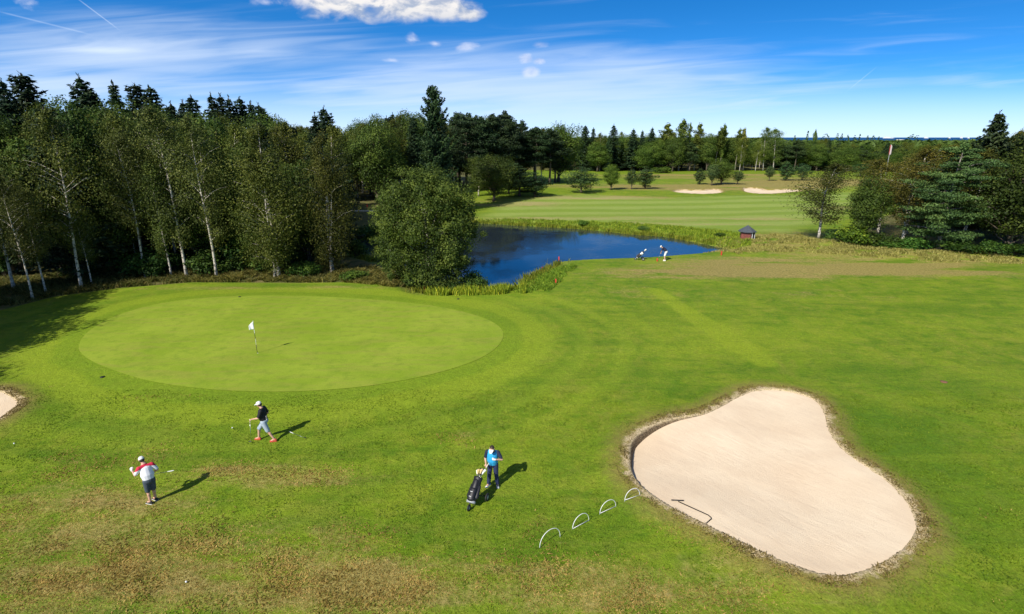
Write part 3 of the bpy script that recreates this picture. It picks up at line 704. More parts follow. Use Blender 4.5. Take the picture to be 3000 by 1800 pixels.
def tagm(pair, bark, leaf):
    pair[0].materials.append(MT[bark]); pair[1].materials.append(MT[leaf]); return pair
PR = {}
def protos(k, n, f, bark, leaf): PR[k] = [tagm(f(i), bark, leaf) for i in range(n)]
protos('birch', 5, lambda i: birch_tree(12, 4.8, (.24, .32, .24, .36, .24)[i], 38, 150, .135, .11, 1), 'white_bark', 'birch')
protos('twin_birch', 1, lambda i: birch_tree(12, 5.6, .12, 80, 190, .135, .13, 3), 'white_bark', 'birch')
protos('broad', 5, lambda i: broad_tree(10, (7, 6, 8, 6.5, 5.5)[i], (.16, .22, .16, .1, .2)[i], 50, 260, .2), 'bark', 'broad')
protos('spruce', 5, lambda i: spruce_tree(14, (5.2, 4.4, 6.2, 3.8, 5.6)[i], .14, 1.0, .42, .2, (.2, .3, .15, .28, .1)[i], (.08, .15, .12, .1, .22)[i], (.62, .66, .58, .7, .6)[i], .3), 'bark', 'spruce')
protos('pine', 4, lambda i: pine_tree(12, (6, 5, 7, 5.5)[i], (.3, .4, .25, .12)[i], 12, .3), 'bark', 'pine')
protos('fairway_tree', 3, lambda i: broad_tree(6, (5.6, 4.2, 3.6)[i], (.12, .22, .1)[i], 27, 150, .17, .13, cr_r=(.07, .17)), 'bark', 'pine')
protos('shrub', 4, lambda i: shrub(1.8, (2.4, 2.0, 3.0, 1.6)[i]), 'bark', 'bush')
protos('spindly', 3, lambda i: birch_tree(14, 3.0, (.42, .5, .3)[i], 26, 90, .3, .13, 1), 'grey_bark', 'birch')

TREES = []
def plant(kind, x, y, h, label, cat, group=None, tint=(1, 1, 1), w=None, var=None, rz=None, name=None):
    v = PR[kind][RNG.integers(len(PR[kind])) if var is None else var]
    base = {'birch': 12, 'twin_birch': 12, 'broad': 10, 'spruce': 14, 'pine': 12, 'fairway_tree': 6, 'shrub': 1.8, 'spindly': 14}.get(kind, 10)
    nm = name or {'birch': 'birch_tree', 'twin_birch': 'birch_tree', 'broad': 'broadleaf_tree', 'spruce': 'spruce_tree', 'pine': 'pine_tree', 'fairway_tree': 'fairway_tree', 'shrub': 'shrub', 'spindly': 'slender_tree'}.get(kind, 'tree')
    base = {'bigspruce': 20, 'cedar': 12, 'fir': 15.5, 'pondtree': 10.7}.get(kind, base)
    s = h/base; sx = s if w is None else w
    o = root(nm, (x, y, gz(x, y)-.08), RNG.uniform(0, 6.28) if rz is None else rz, (sx, sx, s))
    tag(o, label, cat, group)
    pt = 'stem' if kind == 'shrub' else 'trunk'; pc = 'foliage' if kind == 'shrub' else 'crown'
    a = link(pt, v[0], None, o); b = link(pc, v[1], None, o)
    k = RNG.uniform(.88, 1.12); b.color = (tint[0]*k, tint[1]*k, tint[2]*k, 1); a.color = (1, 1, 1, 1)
    TREES.append((x, y)); return o
def px_tree(kind, px, pyb, pyt, label, cat, d=None, **kw):
    """tree from its base pixel and top pixel; d gives the distance instead when its base is hidden"""
    if d is None: p = G(px, pyb)
    else:
        u, _ = uv_dir(px, pyt); p = Vector((u*d, d, 0)); p.z = gz(p.x, p.y)
    _, v = uv_dir(px, pyt); h = H+v*p.y-p.z
    if 'wpx' in kw:                            # crown width in photo pixels
        wp = kw.pop('wpx'); mesh = PR[kind][kw.get('var') or 0][1]; kw.setdefault('var', 0)
        xs = [q.co.x for q in mesh.vertices][::17]; kw['w'] = wp*p.y/(FPX*cp)/((max(xs)-min(xs))*.93)
    return plant(kind, p.x, p.y, h, label, cat, **kw)

BR = (1.5, 1.0, .75)       # tint of browning crowns
# --- front row on the left
px_tree('birch', 42, 850, 380, 'leaning white birch at the far left end of the wood edge', 'tree', var=0)
px_tree('birch', 97, 880, 520, 'short dark-stemmed birch standing forward in the heather at the left', 'tree', var=1, tint=(.8,.8,.7))
px_tree('birch', 136, 862, 560, 'thin bright birch stem leaning left above the brown undergrowth', 'tree', var=3)
px_tree('birch', 240, 846, 330, 'tall white birch with a curved trunk, left of the pair before the dark hollow', 'tree', var=2, tint=(1.1,1.1,.85))
px_tree('birch', 270, 838, 600, 'short forked birch right of the tall curved birch, before the dark hollow', 'tree', var=1)
px_tree('birch', 427, 814, 400, 'slim birch at the right edge of the dark hollow', 'tree', var=3)
px_tree('birch', 503, 812, 480, 'dim birch leaning left, third from the right in the wood edge row', 'tree', var=4, tint=(.85,.9,.8))
px_tree('birch', 548, 812, 320, 'tall straight birch with a reddish upper stem in the left wood edge', 'tree', var=0)
px_tree('birch', 635, 812, 350, 'white birch with a kinked bright lower trunk at the lawn edge', 'tree', var=2)
px_tree('twin_birch', 818, 815, 375, 'tall three-stemmed birch with a browning top beside the green', 'tree', tint=(1.0,1.02,.8), wpx=250)
px_tree('twin_birch', 975, 800, 400, 'thin forked birch left of the pond with reddish brown upper leaves', 'tree', tint=(1.0,.92,.7), wpx=180, rz=2.0)
px_tree('broad', 705, 800, 440, 'dense dark green tree between the tall birches of the wood edge', 'tree', d=57, wpx=200)
# big tree by the pond
def lobed_tree(h, lobes, per, L, r0):
    t = M(); cr = Crown(); pts, rad = bend_trunk(h*.8, .03, .2, r0)
    for k, off in enumerate(((0, 0), (.35, .15), (-.3, .1))): t.tube([p*(1-.08*k)+Vector((off[0]*p.z*.35+off[0], off[1], 0)) for p in pts], [r*(1-.25*k) for r in rad], 8)
    for (x, z, r) in lobes:
        for yy in ((-.35, .5) if r > 1.2 else (0,)):
            c = np.array([x*1.0, yy*r*1.3, z]); n = int(8*r*r)+5
            for k in range(n):
                q = rnd(1)[0]; cc = c+q*r*RNG.uniform(.35, 1.22)
                clump(cr, cc, RNG.uniform(.35, .95)*(.4+.3*r), int(per*RNG.uniform(.35, 1.2)), L, RNG.uniform(.05, .9), RNG.uniform(.6, 1.1), q*.5)
            p0 = on(pts, c[2]/h*.75); t.tube([p0, p0.lerp(Vector(c), .5)+Vector((0, 0, -.2)), Vector(c)], [r0*.35, r0*.2, .02], 5, False)
    return t.mesh('trunk'), cr.mesh('crown')
LB = [((px-1250)*.0298, 12.6+.0298*0+(uv_dir(px, py)[1])*49.5-.1, r*.0298) for (px, py, r) in ((1185,565,62),(1250,525,60),(1310,545,66),(1345,600,62),(1165,640,62),(1250,620,80),(1345,665,58),(1185,715,62),(1270,715,76),(1340,725,48),(1225,785,52),(1285,790,50),(1145,590,38),(1385,650,34),(1225,492,34),(1265,488,30),(1130,690,34),(1155,760,34),(1355,770,36),(1330,560,40))]
bt = tagm(lobed_tree(10.7, LB, 150, .15, .17), 'white_bark', 'birch'); PR['pondtree'] = [bt]
o = px_tree('pondtree', 1250, 838, 470, 'broad full-crowned grey-green tree leaning over the near pond shore', 'tree', name='waterside_tree', tint=(.74,.82,.6), w=1.0, rz=0)
o.scale[2] = 1.04
TREES.append((o.location.x, o.location.y))
# --- landmark conifers on the skyline
for (px, pt, d, wp, lb, var) in ((5, 232, 74, 90, 'dark spruce top cut by the left frame edge', 0), (68, 213, 78, 170, 'broad dark spruce on the skyline, first from the left frame edge', 2),
    (228, 220, 80, 130, 'ragged spruce with one side limb sticking out left on the skyline', 4), (262, 262, 80, 130, 'lower dark spruce just right of the ragged skyline spruce', 0),
    (322, 236, 80, 80, 'narrow pointed spruce between the ragged spruce and the paired spruces', 3), (398, 243, 82, 130, 'left one of the two evenly tiered skyline spruces', 2),
    (440, 252, 82, 110, 'right one of the two evenly tiered skyline spruces', 0), (492, 298, 80, 90, 'low pointed spruce right of the tiered pair', 1), (553, 280, 84, 90, 'dense dark spruce alone between two skyline gaps', 0),
    (532, 292, 86, 60, 'thin spruce tip left of the dense dark spruce', 3), (620, 272, 86, 80, 'leftmost spruce of the five-tipped skyline cluster', 1), (645, 273, 88, 70, 'second spruce of the five-tipped skyline cluster', 3),
    (673, 281, 86, 75, 'third spruce of the five-tipped skyline cluster', 1), (705, 285, 88, 85, 'fourth spruce of the five-tipped skyline cluster', 0), (735, 296, 87, 60, 'thin spruce tip near the right end of the skyline cluster', 3), (757, 303, 86, 110, 'rightmost spruce of the cluster, its boughs sweeping right', 4),
    (922, 330, 92, 70, 'shorter spruce of the pair left of the open sky dip', 1), (950, 312, 92, 95, 'sharp-tipped taller spruce with sparse upper boughs left of centre', 4)):
    px_tree('spruce', px, 0, pt, lb, 'tree', d=d, var=var, wpx=wp*1.55, tint=(.9,.95,.9))
sp_ = tagm(spruce_tree(20, 9, .1, 1.3, .5, .3, -.25, .28, .62, .45), 'bark', 'spruce'); PR['bigspruce'] = [sp_]
u, v = uv_dir(1268, 248); d = 100; hh = H+v*d
plant('bigspruce', u*d, d, hh, 'tallest ragged conifer rising well above the skyline at the centre', 'tree', tint=(1.5,1.5,1.15), w=hh/20*.85, name='spruce_tree')
PR['bigspruce'][0]
TREES_FIX = len(TREES)

def far_from(x, y, dmin):
    return all((x-a)**2+(y-b)**2 > dmin*dmin for a, b in TREES)
def fill(n, fn, dmin, pick):
    k = 0; tries = 0
    while k < n and tries < n*60:
        tries += 1; x, y = fn()
        if x is None or not far_from(x, y, dmin): continue
        if float(sdf(np.array([x]), np.array([y]), POND)[0]) < 1.5: continue
        pick(x, y); k += 1
def top_px(px, table): return float(np.interp(px, [t[0] for t in table], [t[1] for t in table]))
# skyline heights the wood must stay under (photo pixels)
SKYL = [(-400,310),(0,292),(150,298),(350,300),(500,312),(700,332),(800,350),(870,365),(950,365),(1040,360),(1100,345),(1180,332),(1300,325),(1400,325),(1500,332),(1560,365),(1640,372),(1750,385),(1900,392),(2100,395),(2300,397)]
def hmax(x, y, slack=0):
    px = 1500+x/y*(FPX*cp+sp*500); _, v = uv_dir(px, top_px(px, SKYL)+slack); return H+v*y
def lw():
    y = RNG.uniform(52, 100); px = RNG.uniform(-250, 1100); u, _ = uv_dir(px, 500); x = u*y
    if y < woodedge(x)+2.5: return None, None
    if px > 880 and y > 70: return None, None
    if px > 880 and y < 62: return None, None
    return x, y
def lw_pick(x, y):
    dd = y-woodedge(x); hm = hmax(x, y, RNG.uniform(5, 90) if dd < 14 else RNG.uniform(0, 32)); r = RNG.uniform()
    g = 'trees of the dense wood on the left'
    if dd < 9:
        if r < .45: plant('birch', x, y, min(hm, RNG.uniform(8.5, 12)), 'greyish green birch crown inside the left wood, white stem half hidden', 'tree', g, tint=(.85,.95,.75))
        else: plant('broad', x, y, min(hm, RNG.uniform(7, 10.8)), 'leafy dark green tree filling the left wood behind the birches', 'tree', g, tint=(.85,.92,.85))
    elif r < .3: plant('spruce', x, y, min(hm, RNG.uniform(16, 20)), 'dark spruce inside the left wood below the skyline', 'tree', g, w=RNG.uniform(1.0, 1.3))
    elif r < .75: plant('broad', x, y, min(hm, RNG.uniform(13, 18)), 'tall leafy tree deep in the left wood', 'tree', g, tint=(.8,.88,.75), w=RNG.uniform(1.0, 1.3))
    else: plant('birch', x, y, min(hm, RNG.uniform(12, 16)), 'pale crowned birch deep in the left wood', 'tree', g, tint=(1.0,.98,.7), w=RNG.uniform(1.1, 1.4))
fill(165, lw, 2.7, lw_pick)
# trees left of the frame whose shade falls on the lawn
g = 'trees beyond the left frame edge shading the lawn'
for (x, y, h) in ((-37,18,11),(-39,22,10.5),(-39.5,27,11.5),(-42,31,12),(-43,35.5,12),(-44,24,12),(-46,29,13),(-48,37,13),(-43,19,12),(-46,41,12),(-50,33,13),(-41,14,11)):
    plant('broad', x, y, h, 'leafy tree just outside the left frame edge shading the lawn', 'tree', g)

# --- wood behind the path and the pond's far side, up to the centre
def cw():
    y = RNG.uniform(114, 170); px = RNG.uniform(760, 1640); u, _ = uv_dir(px, 450); x = u*y
    lim = np.interp(px, [760, 1100, 1300, 1400, 1600, 1660], [112, 112, 125, 138, 150, 165])
    if y < lim: return None, None
    return x, y
def cw_pick(x, y):
    px = 1500+x/y*(FPX*cp+sp*500)
    r = RNG.uniform(); hm = hmax(x, y, RNG.uniform(0, 25)); g = 'trees of the tall wood behind the pond'
    if px > 1300 and r < .62: plant('pine', x, y, hm, 'dark dense pine in the tall wood behind the pond', 'tree', g, tint=(.8,.85,.8), w=RNG.uniform(1.1, 1.6))
    elif r < .2: plant('spruce', x, y, hm, 'dark spruce in the tall wood behind the pond', 'tree', g, w=RNG.uniform(1.0, 1.4))
    elif r < .8: plant('broad', x, y, hm*RNG.uniform(.85, 1), 'rounded leafy crown in the tall wood behind the pond', 'tree', g, tint=(.95,1.0,.85), w=RNG.uniform(1.1, 1.5))
    else: plant('birch', x, y, hm*RNG.uniform(.85, 1), 'thin pale birch in the tall wood behind the pond', 'tree', g, tint=(1.0,.9,.75), w=RNG.uniform(1.2, 1.6))
fill(100, cw, 3.8, cw_pick)
for (px, pt, var, wp, lb, kd, tn) in ((1640,356,2,130,'bushy flat-topped tree standing above the treeline right of the pines','broad',(.8,.85,.7)),(1717,368,0,60,'short spruce right of the flat-topped tree','spruce',(.9,.9,.9)),(1738,374,3,40,'thin spruce tip beside the short spruce','spruce',(.9,.9,.9)),
        (1800,364,1,60,'pointed spruce clear of the treeline in the middle distance','spruce',(1,1,1)),(1857,377,3,50,'small dark spruce tip right of the pointed spruce','spruce',(1,1,1)),(1882,382,3,36,'tiny spruce tip second to the right of the pointed spruce','spruce',(1,1,1)),(1910,373,1,50,'spruce with a thin leader before the pale tall trees','spruce',(1,1,1)),
        (1950,366,0,70,'pale leafy tall tree, first from the left of the slender ones','spindly',(1.1,1.15,.9)),(1999,354,1,60,'tallest slender tree with a tufted pale crown','spindly',(1.1,1.15,.9)),(2027,364,2,32,'thin tuft-topped tree just right of the tallest slender tree','spindly',(1.1,1.15,.9)),(2045,366,0,55,'slender tree with a bright bare trunk below its tuft','spindly',(1.1,1.15,.9)),
        (2105,377,1,60,'lower slender tree with a flat tuft left of its twin','spindly',(1.0,1.1,.85)),(2122,367,2,44,'umbrella-topped slender tree with a long bare stem','spindly',(1.0,1.1,.85)),(2166,381,0,40,'slender pale tree left of the dead-topped one','spindly',(1.0,1.1,.85)),(2190,379,1,40,'dead-topped pale slender tree','spindly',(1.5,1.2,1.0)),
        (2250,376,2,70,'bushy pale green treetop left of the low skyline','birch',(.9,1.05,.8)),(2280,380,0,70,'wide pale green treetop at the start of the low skyline','birch',(.9,1.05,.8)),(2391,383,1,22,'lone thin tree with a tiny tuft on the low skyline','spindly',(.7,.9,.7))):
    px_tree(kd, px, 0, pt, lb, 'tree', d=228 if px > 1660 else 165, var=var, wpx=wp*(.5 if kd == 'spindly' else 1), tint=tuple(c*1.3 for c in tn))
# --- far wood across the second fairway
def fw():
    y = RNG.uniform(222, 262); px = RNG.uniform(1600, 2900); u, _ = uv_dir(px, 450); return u*y, y
SK2 = [(1600,388),(1900,388),(2200,390),(2300,400),(2500,411),(2900,422)]
def fw_pick(x, y):
    px = 1500+x/y*(FPX*cp+sp*500); _, v = uv_dir(px, top_px(px, SK2)+RNG.uniform(0, 40)); hm = H+v*y; r = RNG.uniform()
    g = 'trees of the far wood across the second fairway'
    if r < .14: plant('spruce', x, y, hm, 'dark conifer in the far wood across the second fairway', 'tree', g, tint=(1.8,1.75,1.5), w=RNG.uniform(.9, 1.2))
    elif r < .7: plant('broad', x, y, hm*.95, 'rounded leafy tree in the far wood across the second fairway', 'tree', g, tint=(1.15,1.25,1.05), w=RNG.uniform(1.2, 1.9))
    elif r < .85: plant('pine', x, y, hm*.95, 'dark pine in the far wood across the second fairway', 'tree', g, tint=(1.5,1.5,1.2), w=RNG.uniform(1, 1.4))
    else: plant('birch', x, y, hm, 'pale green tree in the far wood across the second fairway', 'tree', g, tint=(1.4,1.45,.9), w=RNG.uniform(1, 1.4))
fill(215, fw, 3.1, fw_pick)

# --- clump of trees at the pond's far left shore
for (kd, px, pb, pt, wp, var, lb, tn) in (('birch',1402,576,462,90,0,'birch with a bright bare stem at the far left pond corner',(.9,1.0,.75)),('broad',1447,590,448,130,2,'largest tree of the clump beyond the pond, dark and rounded',(.85,.9,.8)),
    ('pine',1522,575,478,100,3,'pine in the middle of the clump beyond the pond',(.95,1.0,.9)),('fairway_tree',1568,577,505,80,2,'lowest rounded tree at the right end of the clump beyond the pond',(.8,.9,.8)),('broad',1490,568,470,90,1,'leafy tree half hidden behind the clump beyond the pond',(.8,.88,.7))):
    px_tree(kd, px, pb, pt, lb, 'tree', var=var, wpx=wp, tint=tn)
for (kd, px, pb, pt, wp, var, lb, tn) in (('fairway_tree',1703,566,490,98,0,'widest rounded tree standing alone on the second fairway',(1.25,1.15,.85)),('broad',1790,557,484,50,4,'upright twin-stemmed tree second on the second fairway',(1.0,1.15,.8)),('fairway_tree',1850,555,494,46,1,'thin-crowned tree left of the oval pine on the second fairway',(1.3,1.2,.9)),
    ('fairway_tree',1890,554,488,56,2,'oval pine left of the far bunkers',(1.15,1.2,.9)),('fairway_tree',2049,541,494,34,2,'small narrow tree left end of the group behind the far bunkers',(1.0,1.05,.9)),('fairway_tree',2085,544,478,50,1,'pale tree against the dark one behind the left far bunker',(1.3,1.2,.9)),('broad',2112,541,466,72,0,'large dark tree of the group behind the far bunkers',(.9,1.0,.8)),
    ('fairway_tree',2160,541,498,42,1,'small tree at the right end of the group behind the far bunkers',(1.3,1.2,.9)),('fairway_tree',2253,530,484,36,1,'thin tree on straw grass beyond the right far bunker',(1.2,1.2,.9)),('fairway_tree',2302,530,476,46,2,'dense dark round tree on straw grass beyond the right far bunker',(.8,.95,.75)),
    ('fairway_tree',2350,530,478,46,0,'dark tree right of the dense round one on the straw grass',(.8,.95,.75)),('fairway_tree',2450,522,478,40,1,'small tree above the lone birch on the straw grass',(1.1,1.2,.8)),('fairway_tree',2520,518,478,60,0,'green tree on the pale slope before the right grove',(1.1,1.3,.8))):
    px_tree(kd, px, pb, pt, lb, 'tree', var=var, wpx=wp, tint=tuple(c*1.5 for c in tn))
px_tree('shrub', 1945, 507, 486, 'bright green bush at the foot of the far wood', 'shrub', var=2, wpx=70, tint=(1.5,1.5,1.1))

# --- right grove
px_tree('birch', 2397, 703, 480, 'lone open-crowned birch left of the right grove', 'tree', var=0, wpx=180, tint=(.75,.75,.65))
pp = tagm(pine_tree(12, 9, .1, 16, .26, .25, 760, .12), 'grey_bark', 'pine'); PR['cedar'] = [pp]
o = px_tree('cedar', 2748, 732, 415, 'pale green tree with level plate-like boughs in the right grove', 'tree', w=.92, name='cedar_tree', tint=(2.1,2.0,1.5))
sp2 = tagm(spruce_tree(15.5, 8.5, .12, 1.3, .42, .24, -.02, .1, .8, .2), 'bark', 'pine'); PR['fir'] = [sp2]
px_tree('fir', 2935, 738, 325, 'tall tiered fir rising above the right grove', 'tree', d=74, name='fir_tree', tint=(.8,.8,.7), w=1.15)
for (kd, px, pb, pt, wp, var, lb, tn, d) in (('broad',2560,718,520,140,1,'leafy green tree at the left end of the right grove',(.9,1.0,.85),68),('birch',2640,722,440,190,0,'browning tree with a thin pale stem in the right grove',(1.3,1.0,.75),None),
    ('birch',2610,715,470,170,3,'rusty-leaved tree behind the leafy left end of the right grove',(1.25,1.0,.7),76),('birch',2700,715,450,160,1,'brownish tree right of the thin pale stem in the right grove',(1.2,1.0,.7),77),('birch',2880,735,440,200,2,'brown-tinged birch between the cedar and the frame edge',(1.1,.95,.65),71),
    ('broad',2950,742,460,240,2,'dark leafy tree at the right frame edge',(.6,.65,.5),None),('pine',2830,735,450,170,1,'dark pine close behind the cedar',(.8,.8,.65),76),('broad',3060,735,400,300,0,'dark tree cut by the right frame edge',(.6,.65,.5),70),('pine',2990,735,395,180,2,'pine behind the fir at the right frame edge',(.7,.7,.55),82)):
    px_tree(kd, px, pb, pt, lb, 'tree', d=d, var=var, wpx=wp, tint=tn)
def rg():
    y = RNG.uniform(78, 112); px = RNG.uniform(2650, 3200); u, _ = uv_dir(px, 600); return u*y, y
def rg_pick(x, y):
    px = 1500+x/y*(FPX*cp+sp*500); _, v = uv_dir(px, np.interp(px, [2500, 2620, 2800, 2900, 3000, 3300], [480, 428, 424, 415, 380, 340])+RNG.uniform(0, 28)); hm = H+v*y; r = RNG.uniform()
    g = 'trees filling the right grove'
    if r < .5: plant('birch', x, y, hm, 'brownish thin-leaved tree filling the right grove', 'tree', g, tint=(1.2,1.0,.65), w=RNG.uniform(1.0, 1.3))
    elif r < .8: plant('pine', x, y, hm, 'dark pine filling the right grove', 'tree', g, tint=(.8,.8,.65), w=RNG.uniform(1.0, 1.3))
    else: plant('broad', x, y, hm, 'dark leafy tree filling the right grove', 'tree', g, tint=(1.0,1.0,.7), w=RNG.uniform(1.0, 1.3))
fill(60, rg, 3.6, rg_pick)
# bushes along the foot of the right grove
for i, (px, py, pt, wp, tn, lb) in enumerate(((2475,712,672,90,(1,1.1,.9),'green bush left of the yellow-green one at the grove foot'),(2500,716,655,80,(2.3,2.0,.9),'yellow-green bush at the left foot of the right grove'),(2555,722,670,120,(.75,.8,.65),'dark bush beside the yellow-green one'),
    (2620,725,690,110,(1.1,1.3,1.0),'low bright bush at the foot of the browning tree'),(2670,730,690,100,(1.0,1.25,1.0),'low green bush left of the cedar trunk'),(2810,738,700,90,(.7,.8,.6),'dark bush right of the cedar trunk'),(2900,744,700,110,(.7,.8,.6),'dark bush below the brown-tinged birch'),
    (2970,746,705,100,(.7,.75,.6),'dark bush at the right frame edge'),(2590,728,700,70,(1.1,1.3,1.0),'small bright bush in front of the dark one'))):
    px_tree('shrub', px, py, pt, lb, 'shrub', var=i % 4, wpx=wp, tint=tn)

# --- undergrowth along the left wood and pond
for i in range(60):
    px = RNG.uniform(-150, 1080); u, _ = uv_dir(px, 800); y = 53+RNG.uniform(-1, 14); x = u*y
    y = max(y, woodedge(x)+RNG.uniform(2.0, 6))
    if float(sdf(np.array([x]), np.array([y]), POND)[0]) < .5: continue
    if 290 < px < 400 and y < 62: continue
    plant('shrub', x, y, RNG.uniform(1.4, 3.4), 'leafy green bush in the undergrowth of the left wood', 'shrub', 'bushes under the left wood', tint=(.7,.8,.7) if px < 600 else (1.1,1.15,1.0), w=RNG.uniform(1.0, 1.7))
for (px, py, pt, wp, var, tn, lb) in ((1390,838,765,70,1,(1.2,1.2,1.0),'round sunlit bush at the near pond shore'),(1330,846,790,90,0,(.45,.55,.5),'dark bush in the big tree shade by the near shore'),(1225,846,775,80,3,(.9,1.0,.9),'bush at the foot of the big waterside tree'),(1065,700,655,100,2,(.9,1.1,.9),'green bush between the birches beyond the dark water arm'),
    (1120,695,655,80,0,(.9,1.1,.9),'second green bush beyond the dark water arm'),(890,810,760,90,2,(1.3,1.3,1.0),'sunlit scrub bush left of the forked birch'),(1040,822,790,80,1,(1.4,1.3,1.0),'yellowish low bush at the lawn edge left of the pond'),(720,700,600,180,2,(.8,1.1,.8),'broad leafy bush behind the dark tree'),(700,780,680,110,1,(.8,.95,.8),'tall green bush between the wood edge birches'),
    (1705,668,642,40,2,(1.5,1.6,1.0),'clump of leafy waterside plants on the far pond shore'),(2110,695,680,30,1,(1.2,1.3,1.0),'small bush on the bank left of the red hut')):
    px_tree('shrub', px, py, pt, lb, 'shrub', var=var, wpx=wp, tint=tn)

# --- blades : reeds, tall grass, undergrowth (nobody could count them)
def blades(name, P, h, w, m, lean=.35, tone=None, tint=(1, 1, 1)):
    n = len(P); P = np.asarray(P); a = RNG.uniform(0, 2*np.pi, n); hh = h*RNG.uniform(.5, 1.25, n)*(.55+.8*vnoise(P[:, 0], P[:, 1], .8, 61))
    s = np.stack([np.cos(a), np.sin(a), 0*a], 1)*(w*RNG.uniform(.6, 1.4, n))[:, None]
    l = RNG.normal(size=(n, 2))*lean*.5; t1 = P+np.column_stack([l*hh[:, None]*.4, hh*.6]); t2 = P+np.column_stack([l*hh[:, None]*1.1, hh])
    V = np.stack([P-s/2, P+s/2, t1+s*.4, t2, t1-s*.4], 1).reshape(-1, 3); F = np.arange(5*n).reshape(-1, 5)
    tn = np.clip((RNG.uniform(.1, .9, n) if tone is None else tone)+RNG.normal(size=n)*.15, 0, 1)
    o = link(name, np_mesh(name, V, F, fattr=dict(tone=tn)), m); o.color = (*tint, 1); return o
def scatter_poly(poly, n, clumpy=.5, seed=3, cond=None):
    P = np.array(poly); lo, hi = P.min(0), P.max(0); out = []
    tot = 0
    while tot < n:
        q = RNG.uniform(lo, hi, (n*2, 2)); d = sdf(q[:, 0], q[:, 1], poly); k = (d < 0) & (vnoise(q[:, 0], q[:, 1], 1.6, seed)*.55+vnoise(q[:, 0], q[:, 1], .5, seed+1)*.45 > clumpy)
        if cond is not None: k &= cond(q[:, 0], q[:, 1])
        out.append(q[k]); tot += int(k.sum())
    q = np.concatenate(out)[:n]; return np.column_stack([q, height(q[:, 0], q[:, 1])-.03])
rd = []
for i in range(len(POND)):
    a, b = POND[i], POND[(i+1) % len(POND)]; L = np.linalg.norm(b-a); n = int(L*110)
    px = 1500+a[0]/a[1]*(FPX*cp+sp*150); 
    near_r = (a[1] < 70) and (-3 < a[0]) and a[0] > 5.0
    t = RNG.uniform(0, 1, n)[:, None]; q = a+(b-a)*t+nn_[i]*(RNG.normal(size=n)*.45+(.35 if not near_r else .3))[:, None]
    k = (vnoise(q[:, 0], q[:, 1], 1.1, 8)*.6+vnoise(q[:, 0], q[:, 1], .45, 9)*.4 > .42) & (not near_r); rd.append(q[k])
q = np.concatenate(rd); z = np.maximum(height(q[:, 0], q[:, 1]), WZ-.05)
tag(blades('reeds', np.column_stack([q, z]), .5, .055, MT['reed'], .45), 'band of yellow-green reeds round the pond shore', 'reeds', kind='stuff')
rp = [ray(*p) for p in [(1500,858),(1520,815),(1570,795),(1620,780),(1690,780),(1640,830),(1600,862)]]
tag(blades('bank_grass', scatter_poly(rp, 7000, .36), .30, .05, MT['reed'], .9, tint=(.8,1.0,.8)), 'long bright grass on the near right pond bank', 'grass', kind='stuff')
rp = [ray(*p) for p in [(1290,868),(1240,850),(1300,838),(1400,835),(1480,832),(1540,845),(1540,862),(1400,866)]]
tag(blades('reed_bed', scatter_poly(rp, 3800, .42), .66, .055, MT['reed'], .45, tint=(1.15,1.1,.8)), 'tall yellow reed bed at the near end of the pond', 'reeds', kind='stuff')
rp = [ray(*p) for p in [(2060,735),(2120,700),(2250,690),(2340,690),(2440,712),(2560,728),(2700,742),(3050,752),(3050,775),(2700,768),(2450,752),(2250,742),(2150,748)]]
tag(blades('straw_grass', scatter_poly(rp, 24000, .45), .27, .06, MT['dry'], .9, tint=(1.15,1.35,1.0)), 'pale straw-coloured tall grass before the right grove', 'grass', kind='stuff')
rp = [ray(*p) for p in [(-300,945),(0,900),(150,866),(330,843),(560,826),(800,823),(1000,826),(1120,834),(1200,848),(1225,830),(1100,785),(1000,770),(700,780),(300,800),(0,820),(-300,860)]]
tag(blades('undergrowth', scatter_poly(rp, 38000, .4), .42, .06, MT['fern'], 1.3), 'brown and green heather undergrowth at the foot of the left wood', 'undergrowth', kind='stuff')
rp = [ray(*p) for p in [(560,826),(800,822),(1000,826),(1200,848),(1215,825),(1100,795),(950,795),(750,800),(600,808)]]
tag(blades('sunlit_undergrowth', scatter_poly(rp, 14000, .45), .38, .05, MT['dry'], 1.2, tint=(.75,.85,.5)), 'sunlit yellowish rough grass between the green and the wood', 'grass', kind='stuff')
rp = [ray(*p) for p in [(1395,652),(1500,657),(1700,664),(1900,680),(2100,715),(2200,730),(2200,690),(2000,668),(1800,655),(1500,645),(1395,642)]]
tag(blades('meadow_grass', scatter_poly(rp, 16000, .25, cond=lambda x, y: sdf(x, y, POND) > .2), .35, .07, MT['reed'], .6, tint=(1.0,1.15,.9)), 'long green grass behind the far pond shore', 'grass', kind='stuff')

# far woods, one mass to the coast
cr = Crown(); n = 3000
rr = RNG.uniform(0, 1, n)**1.6; yy = 262+rr*1950; uu = RNG.uniform(-.2, 1.0, n); xx = uu*yy
for x, y in zip(xx, yy):
    px = 1500+x/y*(FPX*cp+sp*500)
    if px > 2290 and y > 820: continue
    h = np.interp(px, [1400, 2200, 2350, 3000], [12.5, 12.0, 12.0, 12.0])*RNG.uniform(.85, 1)
    if px > 2290: h = min(h, H-.0049*y-RNG.uniform(0, .7))
    r = RNG.uniform(3, 5)*(1+y/2500)
    k = 46 if y < 700 else 22; q = rnd(k); q[:, 2] = np.abs(q[:, 2]); P = np.array([x, y, h*.42])+q*np.array([r, r, h*.58])
    cr.add(*leaves(P, q, 1.9*(1+y/1500), 1.5*(1+y/1500), RNG.uniform(.1, .6)+RNG.normal(size=k)*.12+q[:, 2]*.15))
